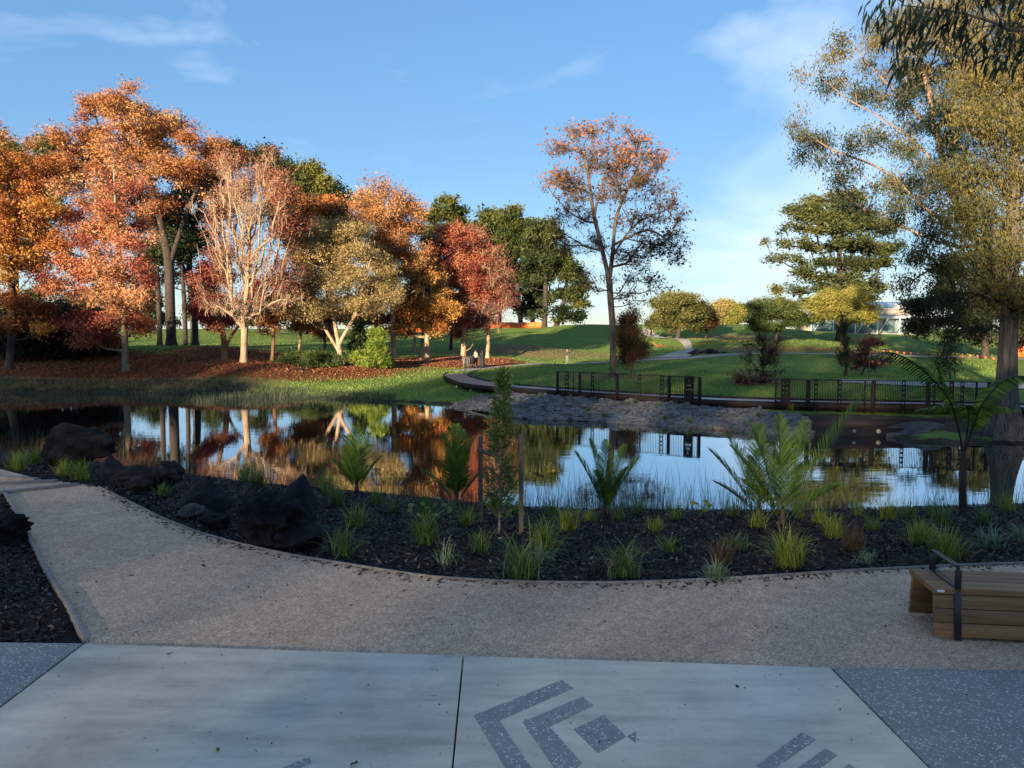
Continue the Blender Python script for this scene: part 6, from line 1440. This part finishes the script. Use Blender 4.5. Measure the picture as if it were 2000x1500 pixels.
# pavilion far right
pv = at(1580, 655, 172); pv[2] = gz(at(1690, 655, 172)[0], 172) - .3
GLASS = simple('blue_green_glass', [(.3, (.10, .16, .17)), (.7, (.16, .23, .24))], .3, .12, bmp=0)
ROOF = simple('pale_metal_roof', [(.3, (.55, .60, .68)), (.7, (.66, .70, .76))], .3, .45, bmp=0)
TANW = simple('tan_cladding', [(.3, (.34, .27, .20)), (.7, (.45, .37, .28))], .4, .8, bmp=0)
pa = empty('pavilion', pv, 0, 'distant low pavilion with pale blue roof and glass walls behind the cedar', 'building')
MB().box(0, 25, 0, 9, 0, .4).build('plinth', CONC_FAR, pa)
for i in range(9): MB().box(.3 + i * 2.72, .3 + i * 2.72 + 2.62, .3, .38, .4, 3.7).build('window', GLASS, pa)
MB().box(.35, 24.6, .5, 8.6, .4, 3.7).build('wall', TANW, pa)
MB().box(-1, 26, -1.5, 10, 3.75, 4.3).build('roof', ROOF, pa)
MB().box(10, 23, 2.5, 8, 4.32, 6.0).build('upper_wall', TANW, pa)
MB().add([(9.4, 2, 6.02), (23.6, 2, 6.02), (23.6, 8.5, 6.02), (9.4, 8.5, 6.02), (9.4, 5.2, 7.6), (23.6, 5.2, 7.6)], [(0, 1, 5, 4), (3, 4, 5, 2), (0, 3, 2, 1)], [(0, 4, 3), (1, 2, 5)]).build('upper_roof', ROOF, pa)
for i in range(6):
    MB().box(i * 4.9 - .1, i * 4.9 + .1, -1.2, -1.0, 0, 3.74).build('column', WHITE, pa)
    if i < 5: MB().bar((i * 4.9 + .15, -1.1, .1), (i * 4.9 + 2.4, -1.1, 3.7), .12).build('brace', WHITE, pa)
# small things on the paving
DEBRIS = flatm('dead_leaf', (.035, .025, .018)); GREENLEAF = flatm('green_leaf', (.12, .16, .03))
def scrap(label, px, py, s, mat, seed, name='fallen_leaf'):
    R = np.random.RandomState(seed); p = on(px, py, TERR + .034)
    n = 9; V = [(0, 0, .012)]
    for i in range(n):
        a = 2 * math.pi * i / n; r = s * R.uniform(.45, 1.1) * (1.35 if i == 0 else 1)
        V.append((r * math.cos(a), r * .7 * math.sin(a), R.uniform(.002, .03)))
    o = mesh_np(name, np.array(V), np.array([(0, i + 1, (i + 1) % n + 1) for i in range(n)]), mat); o.location = p; o.rotation_euler = (0, 0, R.uniform(0, 6))
    m = o.modifiers.new('thick', 'SOLIDIFY'); m.thickness = .003
    tag(o, label, 'leaf')
scrap('curled dead leaf near the back edge of the left slab', 330, 1280, .032, DEBRIS, 1)
scrap('green leaf fragment on the left slab near the picture bottom', 426, 1466, .022, GREENLEAF, 2)
scrap('dark leaf scrap on the right slab, right of the chevrons', 1440, 1344, .022, DEBRIS, 3)
scrap('dark leaf scrap at the bottom of the left slab', 690, 1495, .022, DEBRIS, 4)
scrap('dark scrap on the gravel path, left of centre', 257, 1126, .035, DEBRIS, 5)
scrap('dark scrap on the gravel path, above the slab joint', 398, 1106, .04, DEBRIS, 6)
x = R.uniform(-5, 6, 260); y = R.uniform(4.6, 6.6, 260)
flakes('grit', 'tiny dark specks of grit and leaf on the paving', np.stack([x, y, np.full(260, TERR + .036)], 1), .016, CHIP, 51, .6, .95, np.full(260, .3))
x = R.uniform(-7.5, 4, 420); y = R.uniform(6.6, 11, 420); ok = inside(x, y, path_poly)
flakes('path_scraps', 'tiny scraps of leaf and bark on the gravel path', np.stack([x[ok], y[ok], np.full(ok.sum(), TERR + .01)], 1), .03, CHIP, 52, .5, .95, np.full(ok.sum(), .3))
e = smooth_line(PATH_EDGE[3:-2], 500); k = R.randint(0, 500, 900)
x = e[k, 0] + R.normal(0, .06, 900); y = e[k, 1] - np.abs(R.normal(0, .10, 900)); ok = (np.abs(x) < 13)
flakes('spilled_chips', 'bark chips spilled over the path edge', np.stack([x[ok], y[ok], np.full(ok.sum(), TERR + .014)], 1), .05, CHIP, 53, .4, .95)
